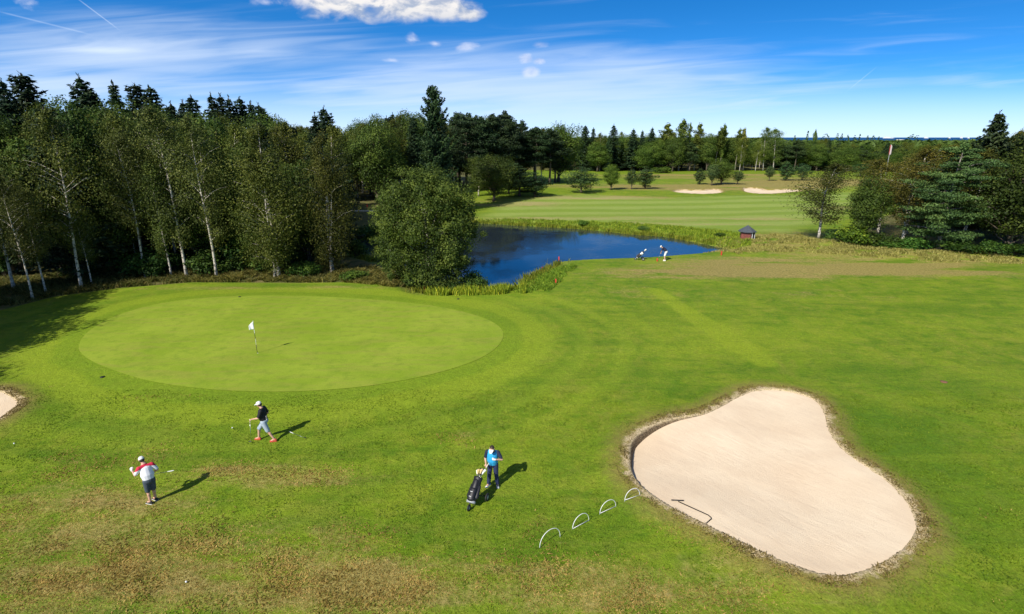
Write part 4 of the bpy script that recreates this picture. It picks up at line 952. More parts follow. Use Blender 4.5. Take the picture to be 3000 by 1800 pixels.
for (px, pt, wp, d) in ((2330,396,16,420),(2368,385,12,420),(2420,393,30,500),(2455,391,26,500),(2468,391,14,500),(2485,394,16,500),(2505,397,22,500),(2520,395,10,500),(2543,397,12,500),(2560,396,26,500),(2575,401,14,500),(2679,394,44,420),(2672,400,60,420),(2778,406,20,600)):
    u, v = uv_dir(px, pt); h = H+v*d; r = wp*d/1740/2; k = 60; q = rnd(k); q[:, 2] = np.abs(q[:, 2]); f = 1-.75*q[:, 2] if wp < 30 else 1
    P = np.array([u*d, d, h*.4])+np.column_stack([q[:, 0]*r*f, q[:, 1]*r*f, q[:, 2]*h*.6]); cr.add(*leaves(P, q, 1.3, 1.0, RNG.uniform(.1, .3, k)))
fm = cr.mesh('far_woods'); o = link('far_woods', fm, MT['broad']); o.color = (1.1,1.2,1.25,1)
tag(o, 'far-off dark green woods stretching to the coast', 'woods', kind='stuff')

# ------------------------------------------------------------------ short turf blades close to the camera
def scatter_box(x0, x1, y0, y1, n, keep):
    out = []; tot = 0
    while tot < n:
        q = np.column_stack([RNG.uniform(x0, x1, n*2), y0+(y1-y0)*RNG.uniform(0, 1, n*2)**1.5])
        q = q[(np.abs(q[:, 0]) < q[:, 1]*1.15+1.5)]; q = q[keep(q[:, 0], q[:, 1])]; out.append(q); tot += len(q)
    q = np.concatenate(out)[:n]; return q
def free(x, y): return (np.min([sdf(x, y, b) for b in BPOLY[:2]], axis=0) > .35) & (sdf(x, y, GREEN) > .5)
q = scatter_box(-26, 26, 11, 27, 90000, lambda x, y: free(x, y) & (dryness(x, y)*.6+vnoise(x, y, 1.0, 31)*.5+RNG.uniform(-.3, .3, len(x)) < .55) & (vnoise(x, y, .45, 33) > .3))
tag(blades('turf', np.column_stack([q, height(q[:, 0], q[:, 1])-.01]), .045, .03, MT['turf'], 1.6, tone=vnoise(q[:, 0], q[:, 1], .9, 35)*.8), 'short green turf blades of the near lawn', 'grass', kind='stuff')
q = scatter_box(-34, 24, 11, 30, 42000, lambda x, y: free(x, y) & (dryness(x, y)*.9+vnoise(x, y, 1.3, 31)*.45+RNG.uniform(-.45, .45, len(x)) > .85))
tag(blades('dry_turf', np.column_stack([q, height(q[:, 0], q[:, 1])-.01]), .045, .035, MT['dry'], 2.2, tone=vnoise(q[:, 0], q[:, 1], .7, 39)*.7+.2, tint=(1.0,.88,.65)), 'straw-dry tufts of the near rough', 'grass', kind='stuff')
# ragged fringe on the bunker lip
def fringe(i, n, lo, hi, seed):
    P = smooth_loop(BPOLY[i], 2); nn = np.roll(P, -1, 0)-np.roll(P, 1, 0); nn = nrm(np.column_stack([nn[:, 1], -nn[:, 0]]))
    if sdf_(np.array([P[0][0]+nn[0][0]*.2]), np.array([P[0][1]+nn[0][1]*.2]), BPOLY[i])[0] < 0: nn = -nn
    k = RNG.integers(0, len(P), n); t = RNG.uniform(0, 1, n)[:, None]; q = P[k]*(1-t)+P[(k+1) % len(P)]*t+nn[k]*RNG.uniform(lo, hi, n)[:, None]
    q = q[vnoise(q[:, 0], q[:, 1], .5, seed) > .35]; return np.column_stack([q, height(q[:, 0], q[:, 1])-.01])
q = np.concatenate([fringe(0, 9000, .02, .55, 41), fringe(1, 2500, .02, .5, 43)])
tag(blades('lip_grass', q, .07, .03, MT['dry'], 1.4, tint=(.75,.75,.65)), 'withered straw grass fringing the bunker lips', 'grass', kind='stuff')

# ------------------------------------------------------------------ small course objects
WHITE = simple('white_paint', (.82,.82,.80), .4, .03); BLACK = simple('black_metal', (.015,.015,.017), .35, .2); STEEL = simple('steel_shaft', (.45,.46,.48), .25, .1, 30, .9)
RUBBER = simple('black_rubber', (.02,.02,.02), .7, .2); RED = simple('red_paint', (.62,.05,.03), .5, .1); GREYM = simple('grey_plastic', (.35,.36,.38), .4, .1)
def thing(name, label, cat, loc, rz=0, group=None):
    return tag(root(name, loc, rz), label, cat, group)
# flagstick
p = G(754, 1036); t = thing('flagstick', 'black and white banded flagstick with a white pennant standing in the green', 'flagstick', p)
a = M(); a.tube([(0, 0, -.1), (0, 0, 2.05)], [.012, .009], 8); a.sph((0, 0, 2.06), .015); a.build('pole', WHITE, t)
for z0, z1 in ((.04, .55), (.95, 1.3)):
    a = M(); a.tube([(0, 0, z0), (0, 0, z1)], .0155, 8); a.build('band', BLACK, t)
def cloth(name, w, h, z, m, parent, dirx, diry, sag, nx=12, nz=8, taper=.55):
    V = []; F = []
    for i in range(nx+1):
        for j in range(nz+1):
            u, v = i/nx, j/nz; hh = h*(1-taper*u); r = w*u*(1-.25*u); off = .05*w*math.sin(u*7+v*2)
            V.append((dirx*r-diry*off, diry*r+dirx*off, z-sag*u*w-v*hh-.1*w*u*v))
    for i in range(nx):
        for j in range(nz): k = i*(nz+1)+j; F.append((k, k+1, k+nz+2, k+nz+1))
    o = link(name, np_mesh(name, V, F, True), m, parent); md = o.modifiers.new('thick', 'SOLIDIFY'); md.thickness = .004; return o
cloth('flag', .36, .50, 2.03, simple('white_cloth', (.88,.88,.88), .8, .02), t, -.95, -.3, .75, taper=.6)
a = M(); a.lathe((0, 0, .0), [(.054, 0), (.054, .006), (.05, .006)], 20); a.build('cup_rim', WHITE, t).location.z = .012
# balls and lawn fittings
BALL = simple('ball_white', (.85,.85,.85), .35, .02)
for (px, py, lb) in ((681,1256,'white golf ball on the grass left of the golfer in the black shirt'),(42,1302,'white golf ball near the left frame edge below the small bunker'),(546,1708,'white golf ball in the dry grass at the bottom left')):
    q = G(px, py); a = M(); a.sph((0, 0, 0), .03, n=14); o = a.build('golf_ball', BALL); o.location = q+Vector((0, 0, .04)); tag(o, lb, 'golf ball', 'golf balls on the lawn')
for (px, py, lb) in ((300,1106,'dark sprinkler head in the collar at the left of the green'),(702,871,'dark sprinkler head behind the green'),(1342,877,'dark sprinkler head in the lawn below the pond')):
    q = G(px, py); a = M(); a.lathe((0, 0, 0), [(.11, -.02), (.11, .02), (.08, .03), (.03, .035)], 16); o = a.build('sprinkler_head', BLACK); o.location = q+Vector((0, 0, .02)); tag(o, lb, 'sprinkler', 'sprinkler heads round the green')
q = G(2765, 1120); a = M(); a.lathe((0, 0, 0), [(.17, -.02), (.17, .02), (.1, .035), (.02, .035)], 16); o = a.build('drain_cover', simple('rusty_iron', (.20,.10,.05), .8, .3)); o.location = q+Vector((0, 0, .015)); tag(o, 'brownish round cover in the lawn right of the big bunker', 'cover')
for (px, py, h, lb) in ((1243,848,.62,'large red stake at the foot of the big waterside tree'),(1637,765,.45,'red stake on the bank where the near shore bends'),(1589,795,.42,'red stake beside the long bank grass'),(1628,832,.42,'red stake on the lawn below the long bank grass'),(1925,766,.3,'tiny red stake left of the bending golfer'),(2113,748,.42,'red stake near the right tip of the pond'),(1076,608,.6,'small red stake by the gravel path beyond the pond')):
    q = G(px, py); a = M(); a.box((0, 0, h/2-.05), (.11, .11, h+.1)); a.lathe((0, 0, h), [(.075, 0), (.01, .05)], 4)
    o = a.build('marker_stake', RED, smooth=False); o.location = q; tag(o, lb, 'marker stake', 'red stakes round the pond')
# white hoops
for i, ((ax, ay), (bx, by), hh, lb) in enumerate((((1581,1606),(1641,1574),.50,'white arched hoop with no bar, the farthest left of the four'),((1677,1552),(1725,1527),.44,'white half-moon hoop second from the left'),((1757,1508),(1804,1485),.42,'white half-moon hoop third from the left'),((1830,1470),(1874,1451),.40,'white half-moon hoop touching the bunker rim'))):
    A, B = G(ax, ay), G(bx, by); c = (A+B)/2; w = (B-A).length/2; t = thing('hoop', lb, 'hoop', c, math.atan2(B.y-A.y, B.x-A.x), 'white hoops beside the bunker')
    a = M(); pts = [(-w*math.cos(math.pi*k/16), 0, -.03+(hh+.03)*math.sin(math.pi*k/16)**.8) for k in range(17)]; a.tube(pts, .011, 8); a.build('arch', WHITE, t)
    if i: a = M(); a.tube([(-w, 0, .035), (w, 0, .035)], .010, 8); a.build('bar', WHITE, t)
# rake
def bz(px, py): 
    x, y = ray(px, py, -.12); return Vector((x, y, float(sandz(0)(np.array([x]), np.array([y]))[0])+.02))
A, B, Cc, D = bz(1987,1476), bz(2074,1519), bz(2083,1530), bz(2069,1543); c = (A+B)/2; t = thing('bunker_rake', 'black bunker rake with a bent end lying on the sand', 'rake', c)
c3 = B.lerp(Cc, .5)+(B-A).normalized()*.04
a = M(); a.tube([A-c, B-c, c3-c, Cc-c, D-c], .019, 8); a.build('handle', BLACK, t)
E, F_ = bz(1966,1473), bz(2002,1475); a = M(); a.tube([E-c+Vector((0, 0, .03)), F_-c+Vector((0, 0, .03))], .02, 8); d = (F_-E)
for k in range(11):
    q = E.lerp(F_, (k+.5)/11)-c; a.tube([q+Vector((0, 0, .03)), q+Vector((.02, .07, .0))], .007, 5)
a.build('rake_head', BLACK, t)
# golf clubs
GRIPW = simple('pale_grip', (.80,.76,.62), .6, .05)
def club(loc, top, bot, label, gripm=None, headdir=(.1, 0, 0), group=None, headm=None, wood=False, grip=.27):
    """top = grip end, bot = head end, both relative to loc (world directions)"""
    t = thing('golf_club', label, 'golf club', loc, 0, group); top, bot = Vector(top), Vector(bot); L = (bot-top).length; d = (bot-top)/L
    a = M(); a.tube([top, top+d*grip], [.016, .012], 8); a.build('grip', gripm or BLACK, t)
    a = M(); a.tube([top+d*grip, bot], [.008, .006], 6); a.build('shaft', STEEL, t)
    a = M(); h = Vector(headdir)
    if wood: a.caps(bot, .035, bot+h, .045, 12)
    else: a.caps(bot, .014, bot+h, .024, 10, flat=(0, 0, 1), fs=1.0)
    a.build('club_head', headm or STEEL, t); return t
q1, q2 = G(848, 1267), G(890, 1284)
club(q1, (0, 0, .03), q2-q1+Vector((0, 0, .03)), 'golf club with a white grip lying in the shadow of the black-shirted golfer', WHITE, (.10, -.05, .02), headm=BLACK)

# red hut with a dark faceted roof
q = G(2187, 702); t = thing('pump_hut', 'small eight-sided red hut with a dark pointed roof beyond the pond', 'hut', q, R(12))
a = M(); a.lathe((0, 0, 0), [(.82, -.3), (.82, 1.05)], 8); a.build('wall', simple('red_boards', (.20,.06,.045), .7, .35, 6), t, False)
a = M(); a.lathe((0, 0, 0), [(1.12, 1.0), (1.12, 1.08), (.62, 1.42), (.08, 1.78), (.03, 1.85)], 8); a.build('roof', simple('slate_roof', (.075,.085,.10), .5, .3, 9), t, False)
dr = link('door', None, None, t); bpy.data.objects.remove(dr)
a = M(); a.box((.36, -.79, .48), (.46, .05, .92), Matrix.Rotation(R(22), 3, 'Z')); dr = a.build('door', simple('dark_door', (.04,.035,.03), .6), t, False)
for s_ in (-.25, .25):
    a = M(); a.box((.36+s_*.93, -.82+s_*.37, .48), (.07, .05, .96), Matrix.Rotation(R(22), 3, 'Z')); a.build('door_post', WHITE, t, False)

# flagpole behind the right grove, roofs and ships
u, v = uv_dir(2611, 423); d = 112; t = thing('flagpole', 'tall pole with a hanging red and white pennant above the right grove', 'flagpole', (u*d, d, gz(u*d, d)))
ht = H+v*d-gz(u*d, d); a = M(); a.tube([(0, 0, -.2), (0, 0, ht)], [.06, .03], 8); a.build('pole', GREYM, t)
cloth('pennant', .34, 1.9, ht-.1, simple('white_bunting', (.50,.44,.42), .8), t, 1, -.3, .8, taper=.2)
o = cloth('stripe', .26, 1.9, ht-.1, simple('red_bunting', (.55,.04,.05), .8), t, -1, -.35, .7, taper=.3)
def house(px, pt, d, w, dp_, roofh, wallm, roofm, label, rz=0, name='building'):
    u, v = uv_dir(px, pt); z0 = gz(u*d, d); hh = H+v*d-z0; t = thing(name, label, 'building', (u*d, d, z0), rz)
    a = M(); a.box((0, 0, (hh-roofh)/2), (w, dp_, hh-roofh)); a.build('wall', wallm, t, False)
    a = M(); i = 0; e = .3; zz = hh-roofh+.003
    for q in ((-w/2-e, -dp_/2-e, zz), (w/2+e, -dp_/2-e, zz), (w/2+e, dp_/2+e, zz), (-w/2-e, dp_/2+e, zz), (-w/2-e, 0, hh), (w/2+e, 0, hh)): a.v.append(Vector(q))
    a.f += [(0, 1, 5, 4), (2, 3, 4, 5), (1, 2, 5), (3, 0, 4), (3, 2, 1, 0)]; a.build('roof', roofm, t, False)
    for k in (-.28, .28):
        a = M(); a.box((k*w, -dp_/2-.02, (hh-roofh)*.62), (w*.16, .06, 1.1)); a.build('window', simple('window_glass', (.03,.04,.05), .1), t, False)
RG_ = simple('grey_roofing', (.34,.36,.36), .7, .1, 3)
house(2764, 436, 205, 5.4, 6, 1.6, simple('grey_wall', (.38,.37,.33), .8, .1, 2), RG_, 'house with a light grey roof showing above the right grove')
house(2061, 443, 246, 2.0, 3, .7, simple('green_boards', (.03,.05,.02), .8), WHITE, 'small white-roofed hut glimpsed among the far trees', name='white_roofed_hut')
house(2637, 409, 1300, 15, 10, 2, simple('pale_wall', (.7,.68,.6), .8), simple('pale_roof', (.66,.64,.58), .7), 'low pale building by the coast')
for (px, L, hgt, lb) in ((2603,185,24,'long white ship on the horizon, largest of the ships'),(2714,70,26,'white ship with a tall middle right of the dark treetop'),(2782,36,18,'smallest white boat on the horizon'),(2817,42,26,'white boat right of the smallest one on the horizon'),(2838,40,14,'low white boat nearest the tall fir on the horizon')):
    u, v = uv_dir(px, 404); d = 9000; t = thing('ship', lb, 'ship', (u*d, d, -.8), 0, 'ships on the horizon')
    a = M(); h1 = hgt*.42
    for z, k, kx in ((-1, .92, 0), (h1, 1.0, .0)):
        for q in ((-.5, -.5), (.38, -.5), (.5, 0), (.38, .5), (-.5, .5)): a.v.append(Vector((q[0]*L*k, q[1]*16, z)))
    a.f += [(0, 1, 2, 3, 4)[::-1], (5, 6, 7, 8, 9)]+[(k, (k+1) % 5, 5+(k+1) % 5, 5+k) for k in range(5)]; a.build('hull', WHITE, t, False)
    a = M(); a.box((-.12*L, 0, h1+hgt*.18), (L*.5, 12, hgt*.34)); a.box((-.18*L, 0, h1+hgt*.42), (L*.28, 10, hgt*.16)); a.build('deckhouse', WHITE, t, False)
    a = M(); a.lathe((-.25*L, 0, h1+hgt*.5), [(3.2, 0), (2.6, hgt*.2)], 10); a.build('funnel', RED, t, False)

# ------------------------------------------------------------------ people
SKIN = simple('skin', (.62,.36,.25), .55, .08, 12); SKIN.node_tree.nodes['Principled BSDF'].inputs['Subsurface Weight'].default_value = .08
HAIR = simple('dark_hair', (.035,.022,.015), .6, .3, 60)
def limb(a, pts, rs, n=12, flat=None, fs=1.0):
    for i in range(len(pts)-1): a.caps(pts[i], rs[i], pts[i+1], rs[i+1], n, flat, fs)
def hand(a, w, d, nrm_, curl=.5, side=1):
    """palm + four fingers + thumb; d = direction of the hand, nrm_ = palm normal (fingers curl that way)"""
    w = Vector(w); d = Vector(d).normalized(); n = Vector(nrm_); n = (n-d*n.dot(d)).normalized(); s = d.cross(n)*side
    a.caps(w, .026, w+d*.03, .03, 10, s, 1.1); a.caps(w+d*.035+s*.014, .017, w+d*.085+s*.024, .016, 8); a.caps(w+d*.035-s*.014, .017, w+d*.085-s*.022, .015, 8); a.caps(w+d*.03, .019, w+d*.088, .017, 8)
    for o, L in ((.03, .070), (.010, .080), (-.010, .075), (-.029, .058)):
        p0 = w+d*.092+s*o; c1 = curl*1.0; c2 = curl*2.2
        p1 = p0+(d*math.cos(c1)+n*math.sin(c1))*L*.5; p2 = p1+(d*math.cos(c2)+n*math.sin(c2))*L*.5
        a.caps(p0-d*.01, .0105, p1, .0095, 8); a.caps(p1, .0095, p2, .008, 8)
    p0 = w+d*.03+s*.03; p1 = p0+(d*.55+s*.7+n*.35).normalized()*.04; p2 = p1+(d*.8+n*.55).normalized()*.032
    a.caps(p0, .014, p1, .011, 8); a.caps(p1, .011, p2, .009, 8)
def person(label, loc, rz, J, shirt, legs, shoes, cap, belly=.155, long=False, sleeve=1.0, hair=True, sh_pat=None, sole=None, height=1.0, curl=(.8, .8), vest=None, scale=1.0):
    t = thing('person', label, 'person', loc, rz); t.scale = (scale,)*3; V = {k: Vector(v) for k, v in J.items()}
    sideax = (V['shR']-V['shL']).normalized(); f = V['face'].normalized(); up = (V['up']-f*V['up'].dot(f)).normalized(); sd_ = f.cross(up)
    hc = V['head']; b = M()
    b.caps(hc-f*.022+up*.03, .088, hc+f*.018+up*.03, .080, 14); b.caps(hc+f*.03-up*.03, .058, hc+f*.045-up*.078, .036, 12)
    b.caps(hc+f*.09+up*.005, .010, hc+f*.112-up*.028, .014, 8)
    for s in (-1, 1): b.caps(hc+sd_*s*.088-up*.0, .014, hc+sd_*s*.092+up*.03-f*.008, .016, 8, sd_, .5)
    b.caps(hc-f*.02-up*.04, .058, V['neck'], .062, 12)
    lw_ = [V['pelvis'], V['waist'], V['chest'], V['neck']]
    limb(b, lw_, [.125, belly-.02, .13, .075], 14, sideax, 1.22)
    b.caps(V['shL'], .062, V['shR'], .062, 12)
    for s in 'LR':
        limb(b, [V['sh'+s], V['el'+s], V['wr'+s]], [.058, .042, .027]); limb(b, [V['hip'+s], V['kn'+s], V['an'+s]], [.092, .060, .040])
        b.caps(V['kn'+s].lerp(V['an'+s], .25)-V['fwd'].normalized()*.012, .058, V['kn'+s].lerp(V['an'+s], .5), .048)
        b.caps(V['an'+s], .042, V['an'+s]+V['toe'+s].normalized()*.12-Vector((0, 0, .035)), .035, 10)
        hd = V.get('hd'+s) or (V['wr'+s]-V['el'+s]); hn = V.get('hn'+s) or V['fwd']
        hand(b, V['wr'+s], hd, hn, curl[0 if s == 'L' else 1], 1 if s == 'L' else -1)
    b.build('body', SKIN, t, vox=.0075)
    a = M(); limb(a, [V['pelvis']+Vector((0, 0, .0)), V['waist'], V['chest'], V['neck']-(V['neck']-V['chest'])*.15], [.145, belly+.005, .155, .085], 14, sideax, 1.2)
    a.caps(V['shL'], .074, V['shR'], .074, 12)
    for s in 'LR': e = V['sh'+s].lerp(V['el'+s], .78*sleeve); limb(a, [V['sh'+s], e], [.080, .066])
    so = a.build('shirt', shirt, t, vox=.012)
    if vest:
        a = M(); limb(a, [V['pelvis']+Vector((0, 0, .02)), V['waist'], V['chest'], V['neck']-(V['neck']-V['chest'])*.35], [.158, belly+.022, .168, .08], 14, sideax, 1.2); a.caps(V['shL'].lerp(V['shR'], .14), .078, V['shR'].lerp(V['shL'], .14), .078, 12); a.build('vest', vest, t, vox=.012)
    a = M(); a.caps(V['pelvis']-(V['waist']-V['pelvis'])*.1, .15, V['pelvis']+(V['waist']-V['pelvis'])*.35, .148, 14, sideax, 1.2)
    for s in 'LR':
        if long: limb(a, [V['hip'+s], V['kn'+s], V['an'+s]+Vector((0, 0, .02))], [.112, .085, .072])
        else: limb(a, [V['hip'+s], V['kn'+s].lerp(V['hip'+s], .08)], [.115, .092])
    a.build('trousers' if long else 'shorts', legs, t, vox=.012)
    for s in 'LR':
        td = V['toe'+s].normalized(); a = M(); h0 = V['an'+s]-Vector((0, 0, .045)); sx = Vector((-td.y, td.x, 0))
        a.caps(h0-td*.055, .045, h0+td*.15-Vector((0, 0, .008)), .038, 12, sx, 1.1); a.caps(h0-td*.03+Vector((0, 0, .04)), .045, h0+td*.05+Vector((0, 0, .015)), .042, 12)
        sh = a.build('shoe', shoes, t, vox=.008)
        a = M(); a.box(h0+td*.05-Vector((0, 0, .04)), (.27, .095, .02), Matrix.Rotation(math.atan2(td.y, td.x), 3, 'Z')); a.build('sole', sole or shoes, sh, False)
    if cap:
        a = M(); a.caps(hc-f*.022+up*.052, .094, hc+f*.018+up*.052, .088, 14); c = a.build('cap', cap, t, vox=.01)
        a = M(); a.caps(hc+f*.085+up*.055, .07, hc+f*.125+up*.045, .06, 14, sd_, 1.0)
        for q in range(len(a.v)):
            w = a.v[q]-hc; hgt = w.dot(up); a.v[q] = a.v[q]-up*(hgt-.05)*.86
        a.build('brim', cap, c)
    if hair:
        a = M(); a.caps(hc-f*.032+up*(.038 if not cap else .0), .088, hc-f*.01+up*(.046 if not cap else .0), .084, 12); a.build('hair', HAIR, t, vox=.01)
    for s in (-1, 1):
        a = M(); a.sph(hc+f*.088+up*.02+sd_*s*.032, .011); a.build('eye', HAIR, t)
    a = M(); a.caps(hc+f*.087-up*.058-sd_*.02, .006, hc+f*.087-up*.058+sd_*.02, .006, 8); a.build('mouth', simple('lips', (.42,.14,.12), .5), t)
    return t
base = dict(fwd=(0, 1, 0), pelvis=(0, 0, .95), waist=(0, .02, 1.12), chest=(0, .02, 1.33), neck=(0, .02, 1.50), head=(0, .06, 1.665), face=(0, 1, -.1), up=(0, 0, 1),
    shL=(-.19, .01, 1.44), shR=(.19, .01, 1.44), elL=(-.25, -.02, 1.15), elR=(.25, -.02, 1.15), wrL=(-.25, .08, .9), wrR=(.25, .08, .9),
    hipL=(-.095, 0, .92), hipR=(.095, 0, .92), knL=(-.10, .02, .5), knR=(.10, .02, .5), anL=(-.11, -.02, .085), anR=(.11, -.02, .085), toeL=(-.15, 1, 0), toeR=(.15, 1, 0))
def wpt(t, p):
    c, s = math.cos(t.rotation_euler[2]), math.sin(t.rotation_euler[2]); k = t.scale[0]; return Vector((t.location.x+k*(p[0]*c-p[1]*s), t.location.y+k*(p[0]*s+p[1]*c), t.location.z+k*p[2]))
# A: walking left with a short club as a stick
J = dict(base); J.update(neck=(0, .05, 1.50), head=(-.01, .12, 1.66), face=(0, 1, -.35), up=(0, .2, 1), chest=(0, .05, 1.33), waist=(0, .05, 1.12),
    hipL=(-.095, .02, .90), knL=(-.09, -.12, .48), anL=(-.10, -.34, .10), toeL=(-.2, 1, -.05), hipR=(.095, .02, .90), knR=(.10, .30, .50), anR=(.11, .36, .085), toeR=(.1, 1, 0),
    shL=(-.19, .03, 1.43), elL=(-.25, .14, 1.16), wrL=(-.20, .40, 1.10), hdL=(0, 1, -.35), hnL=(0, 0, -1), shR=(.19, .03, 1.43), elR=(.27, -.08, 1.17), wrR=(.26, .08, .95))
pA = (G(757, 1291)+G(808, 1291))/2
shirtA = simple('black_shirt', (.014,.013,.018), .8, .2, 8)
A_ = person('person in a black shirt, pale shorts and red shoes walking left', pA, R(94), J, shirtA, simple('pale_blue_shorts', (.40,.47,.56), .8, .08, 12), simple('red_shoes', (.62,.10,.06), .5, .2, 20), WHITE, belly=.165, scale=1.03)
# pale marks down the back of the black shirt
for z, w in ((1.18, .022), (1.10, .03), (1.02, .02)):
    a = M(); a.box((-.13, -.145, z), (w, .012, .03), Matrix.Rotation(.6, 3, 'Y')); a.build('print', WHITE, A_, False)
h = wpt(A_, (-.20, .49, 1.05)); club(h, (0, 0, .05), (-.06, -.03, -.98), 'golf club with a pale grip held upright like a walking stick', GRIPW, (-.10, .02, 0), headm=BLACK, grip=.2)
# B: seen from behind, glove on the left hand, club sticking out to the right
J = dict(base); J.update(waist=(0, .05, 1.12), chest=(0, .11, 1.32), neck=(-.02, .17, 1.49), head=(-.04, .26, 1.63), face=(-.1, 1, -.5), up=(0, .4, 1),
    shL=(-.20, .12, 1.42), elL=(-.33, .20, 1.18), wrL=(-.36, .34, 1.33), hdL=(.1, .3, 1), hnL=(.6, .6, 0), shR=(.20, .11, 1.42), elR=(.33, .05, 1.18), wrR=(.24, .24, 1.02),
    hipL=(-.09, 0, .92), knL=(-.09, .03, .5), anL=(-.09, .0, .085), hipR=(.09, 0, .92), knR=(.09, .05, .5), anR=(.11, .10, .085), toeL=(-.5, 1, 0), toeR=(-.3, 1, 0))
def two_tone():
    m, N, b = mat('white_shirt_red_yoke'); tc = N.new('ShaderNodeTexCoord').outputs['Object']; x, y, z = N.sep(tc)
    k = N.m('ADD', z, N.m('MULTIPLY', y, .25)); k = N.m('SUBTRACT', k, N.m('MULTIPLY', N.m('ABSOLUTE', x), -.35))
    N.put(b.inputs['Base Color'], N.mix(N.step(k, 1.475, 1.485), (.80,.80,.84), (.62,.02,.06))); b.inputs['Roughness'].default_value = .8
    return m
pB = G(450, 1473)
B_ = person('person in a white shirt with red shoulders, white cap and dark shorts seen from behind', pB, R(48), J, two_tone(), simple('slate_shorts', (.055,.075,.10), .8, .15, 12), RUBBER, WHITE, belly=.175, sole=WHITE, curl=(1.4, 1.1))
a = M(); hand(a, (-.36, .34, 1.33), (.1, .3, 1), (.6, .6, 0), 1.4, 1)
g_ = a.build('glove', WHITE, B_, vox=.007); md = g_.modifiers.new('puff', 'DISPLACE'); md.strength = .012; md.mid_level = 0
h = wpt(B_, (.25, .33, .98)); club(h, (.78, -.05, .10), (-.30, .10, -.20), 'golf club with a thick white grip held out to the right at hip height', WHITE, (-.09, 0, -.03), grip=.27)
# C: facing us beside the trolley, looking down at the hand on the chest
J = dict(base); J.update(neck=(0, .06, 1.49), head=(.0, .14, 1.63), face=(.12, 1, -.75), up=(0, .6, 1), chest=(0, .04, 1.33),
    shL=(-.20, .02, 1.43), elL=(-.36, .12, 1.20), wrL=(-.14, .27, 1.27), hdL=(1, .15, .15), hnL=(0, -.8, .2), shR=(.20, .02, 1.43), elR=(.28, .02, 1.16), wrR=(.22, .22, 1.03), hdR=(-.3, 1, -.4), hnR=(0, 0, -1),
    hipL=(-.10, 0, .92), knL=(-.13, .03, .5), anL=(-.17, 0, .085), hipR=(.10, 0, .92), knR=(.13, .03, .5), anR=(.16, .04, .085), toeL=(-.3, 1, 0), toeR=(.45, 1, 0))
pC = (G(1430, 1424)+G(1459, 1420))/2
NAVY = simple('navy_cloth', (.020,.028,.085), .8, .15, 12)
C_ = person('person in a bright blue top and navy trousers behind the golf trolley, head bowed', pC, R(172), J, simple('navy_sleeves', (.012,.018,.05), .8), NAVY, simple('white_shoes', (.72,.72,.72), .5, .08), None, belly=.16, long=True, vest=simple('bright_blue_top', (.03,.38,.72), .7, .15, 6), curl=(1.2, 1.2))
hcC = Vector((0, .14, 1.63)); f = Vector((.12, 1, -.75)).normalized(); up = (Vector((0, .6, 1))-f*Vector((0, .6, 1)).dot(f)).normalized(); sd_ = f.cross(up)
a = M(); a.caps(hcC+f*.085+up*.06, .085, hcC+f*.15+up*.045, .065, 16, sd_, 1.0)
for k in range(len(a.v)): w = a.v[k]-hcC; a.v[k] = a.v[k]-up*(w.dot(up)-.055)*.85
a.build('visor', WHITE, C_)
a = M(); hand(a, (-.14, .27, 1.27), (1, .15, .15), (0, -.8, .2), 1.2, 1); g_ = a.build('glove', WHITE, C_, vox=.007); md = g_.modifiers.new('puff', 'DISPLACE'); md.strength = .010; md.mid_level = 0
h = wpt(C_, (.19, .32, 1.0)); club(h, (.10, .05, .10), (-.34, -.42, -.42), 'steel-shafted golf club pointing down left from the hand of the blue-topped person', GRIPW, (-.09, 0, -.02), grip=.22)
# D: far golfer bent over a shot
J = dict(base); J.update(pelvis=(0, -.06, .94), waist=(0, .02, 1.08), chest=(0, .20, 1.23), neck=(0, .34, 1.33), head=(0, .45, 1.42), face=(0, .5, -1), up=(0, 1, .5), shL=(-.19, .29, 1.30), shR=(.19, .29, 1.30), elL=(-.20, .38, 1.03), elR=(.20, .38, 1.03), wrL=(-.03, .47, .82), wrR=(.03, .47, .80),
    hdL=(.1, .1, -1), hdR=(-.1, .1, -1), hnL=(1, 0, 0), hnR=(-1, 0, 0), hipL=(-.10, -.05, .90), hipR=(.10, -.05, .90), knL=(-.14, .06, .5), knR=(.14, .06, .5), anL=(-.17, 0, .085), anR=(.17, 0, .085))
pD = G(1948, 764)
D_ = person('person in a navy shirt and white shorts bent over a shot by the pond', pD, R(72), J, simple('dark_navy_shirt', (.012,.015,.04), .8), simple('white_shorts', (.78,.80,.78), .8, .05), WHITE, WHITE, belly=.15, scale=1.03)
h = wpt(D_, (0, .50, .78)); club(h, (.02, 0, .15), (-.22, -.08, -.72), 'putter held low by the bent golfer at the pond', BLACK, (-.1, -.03, 0))

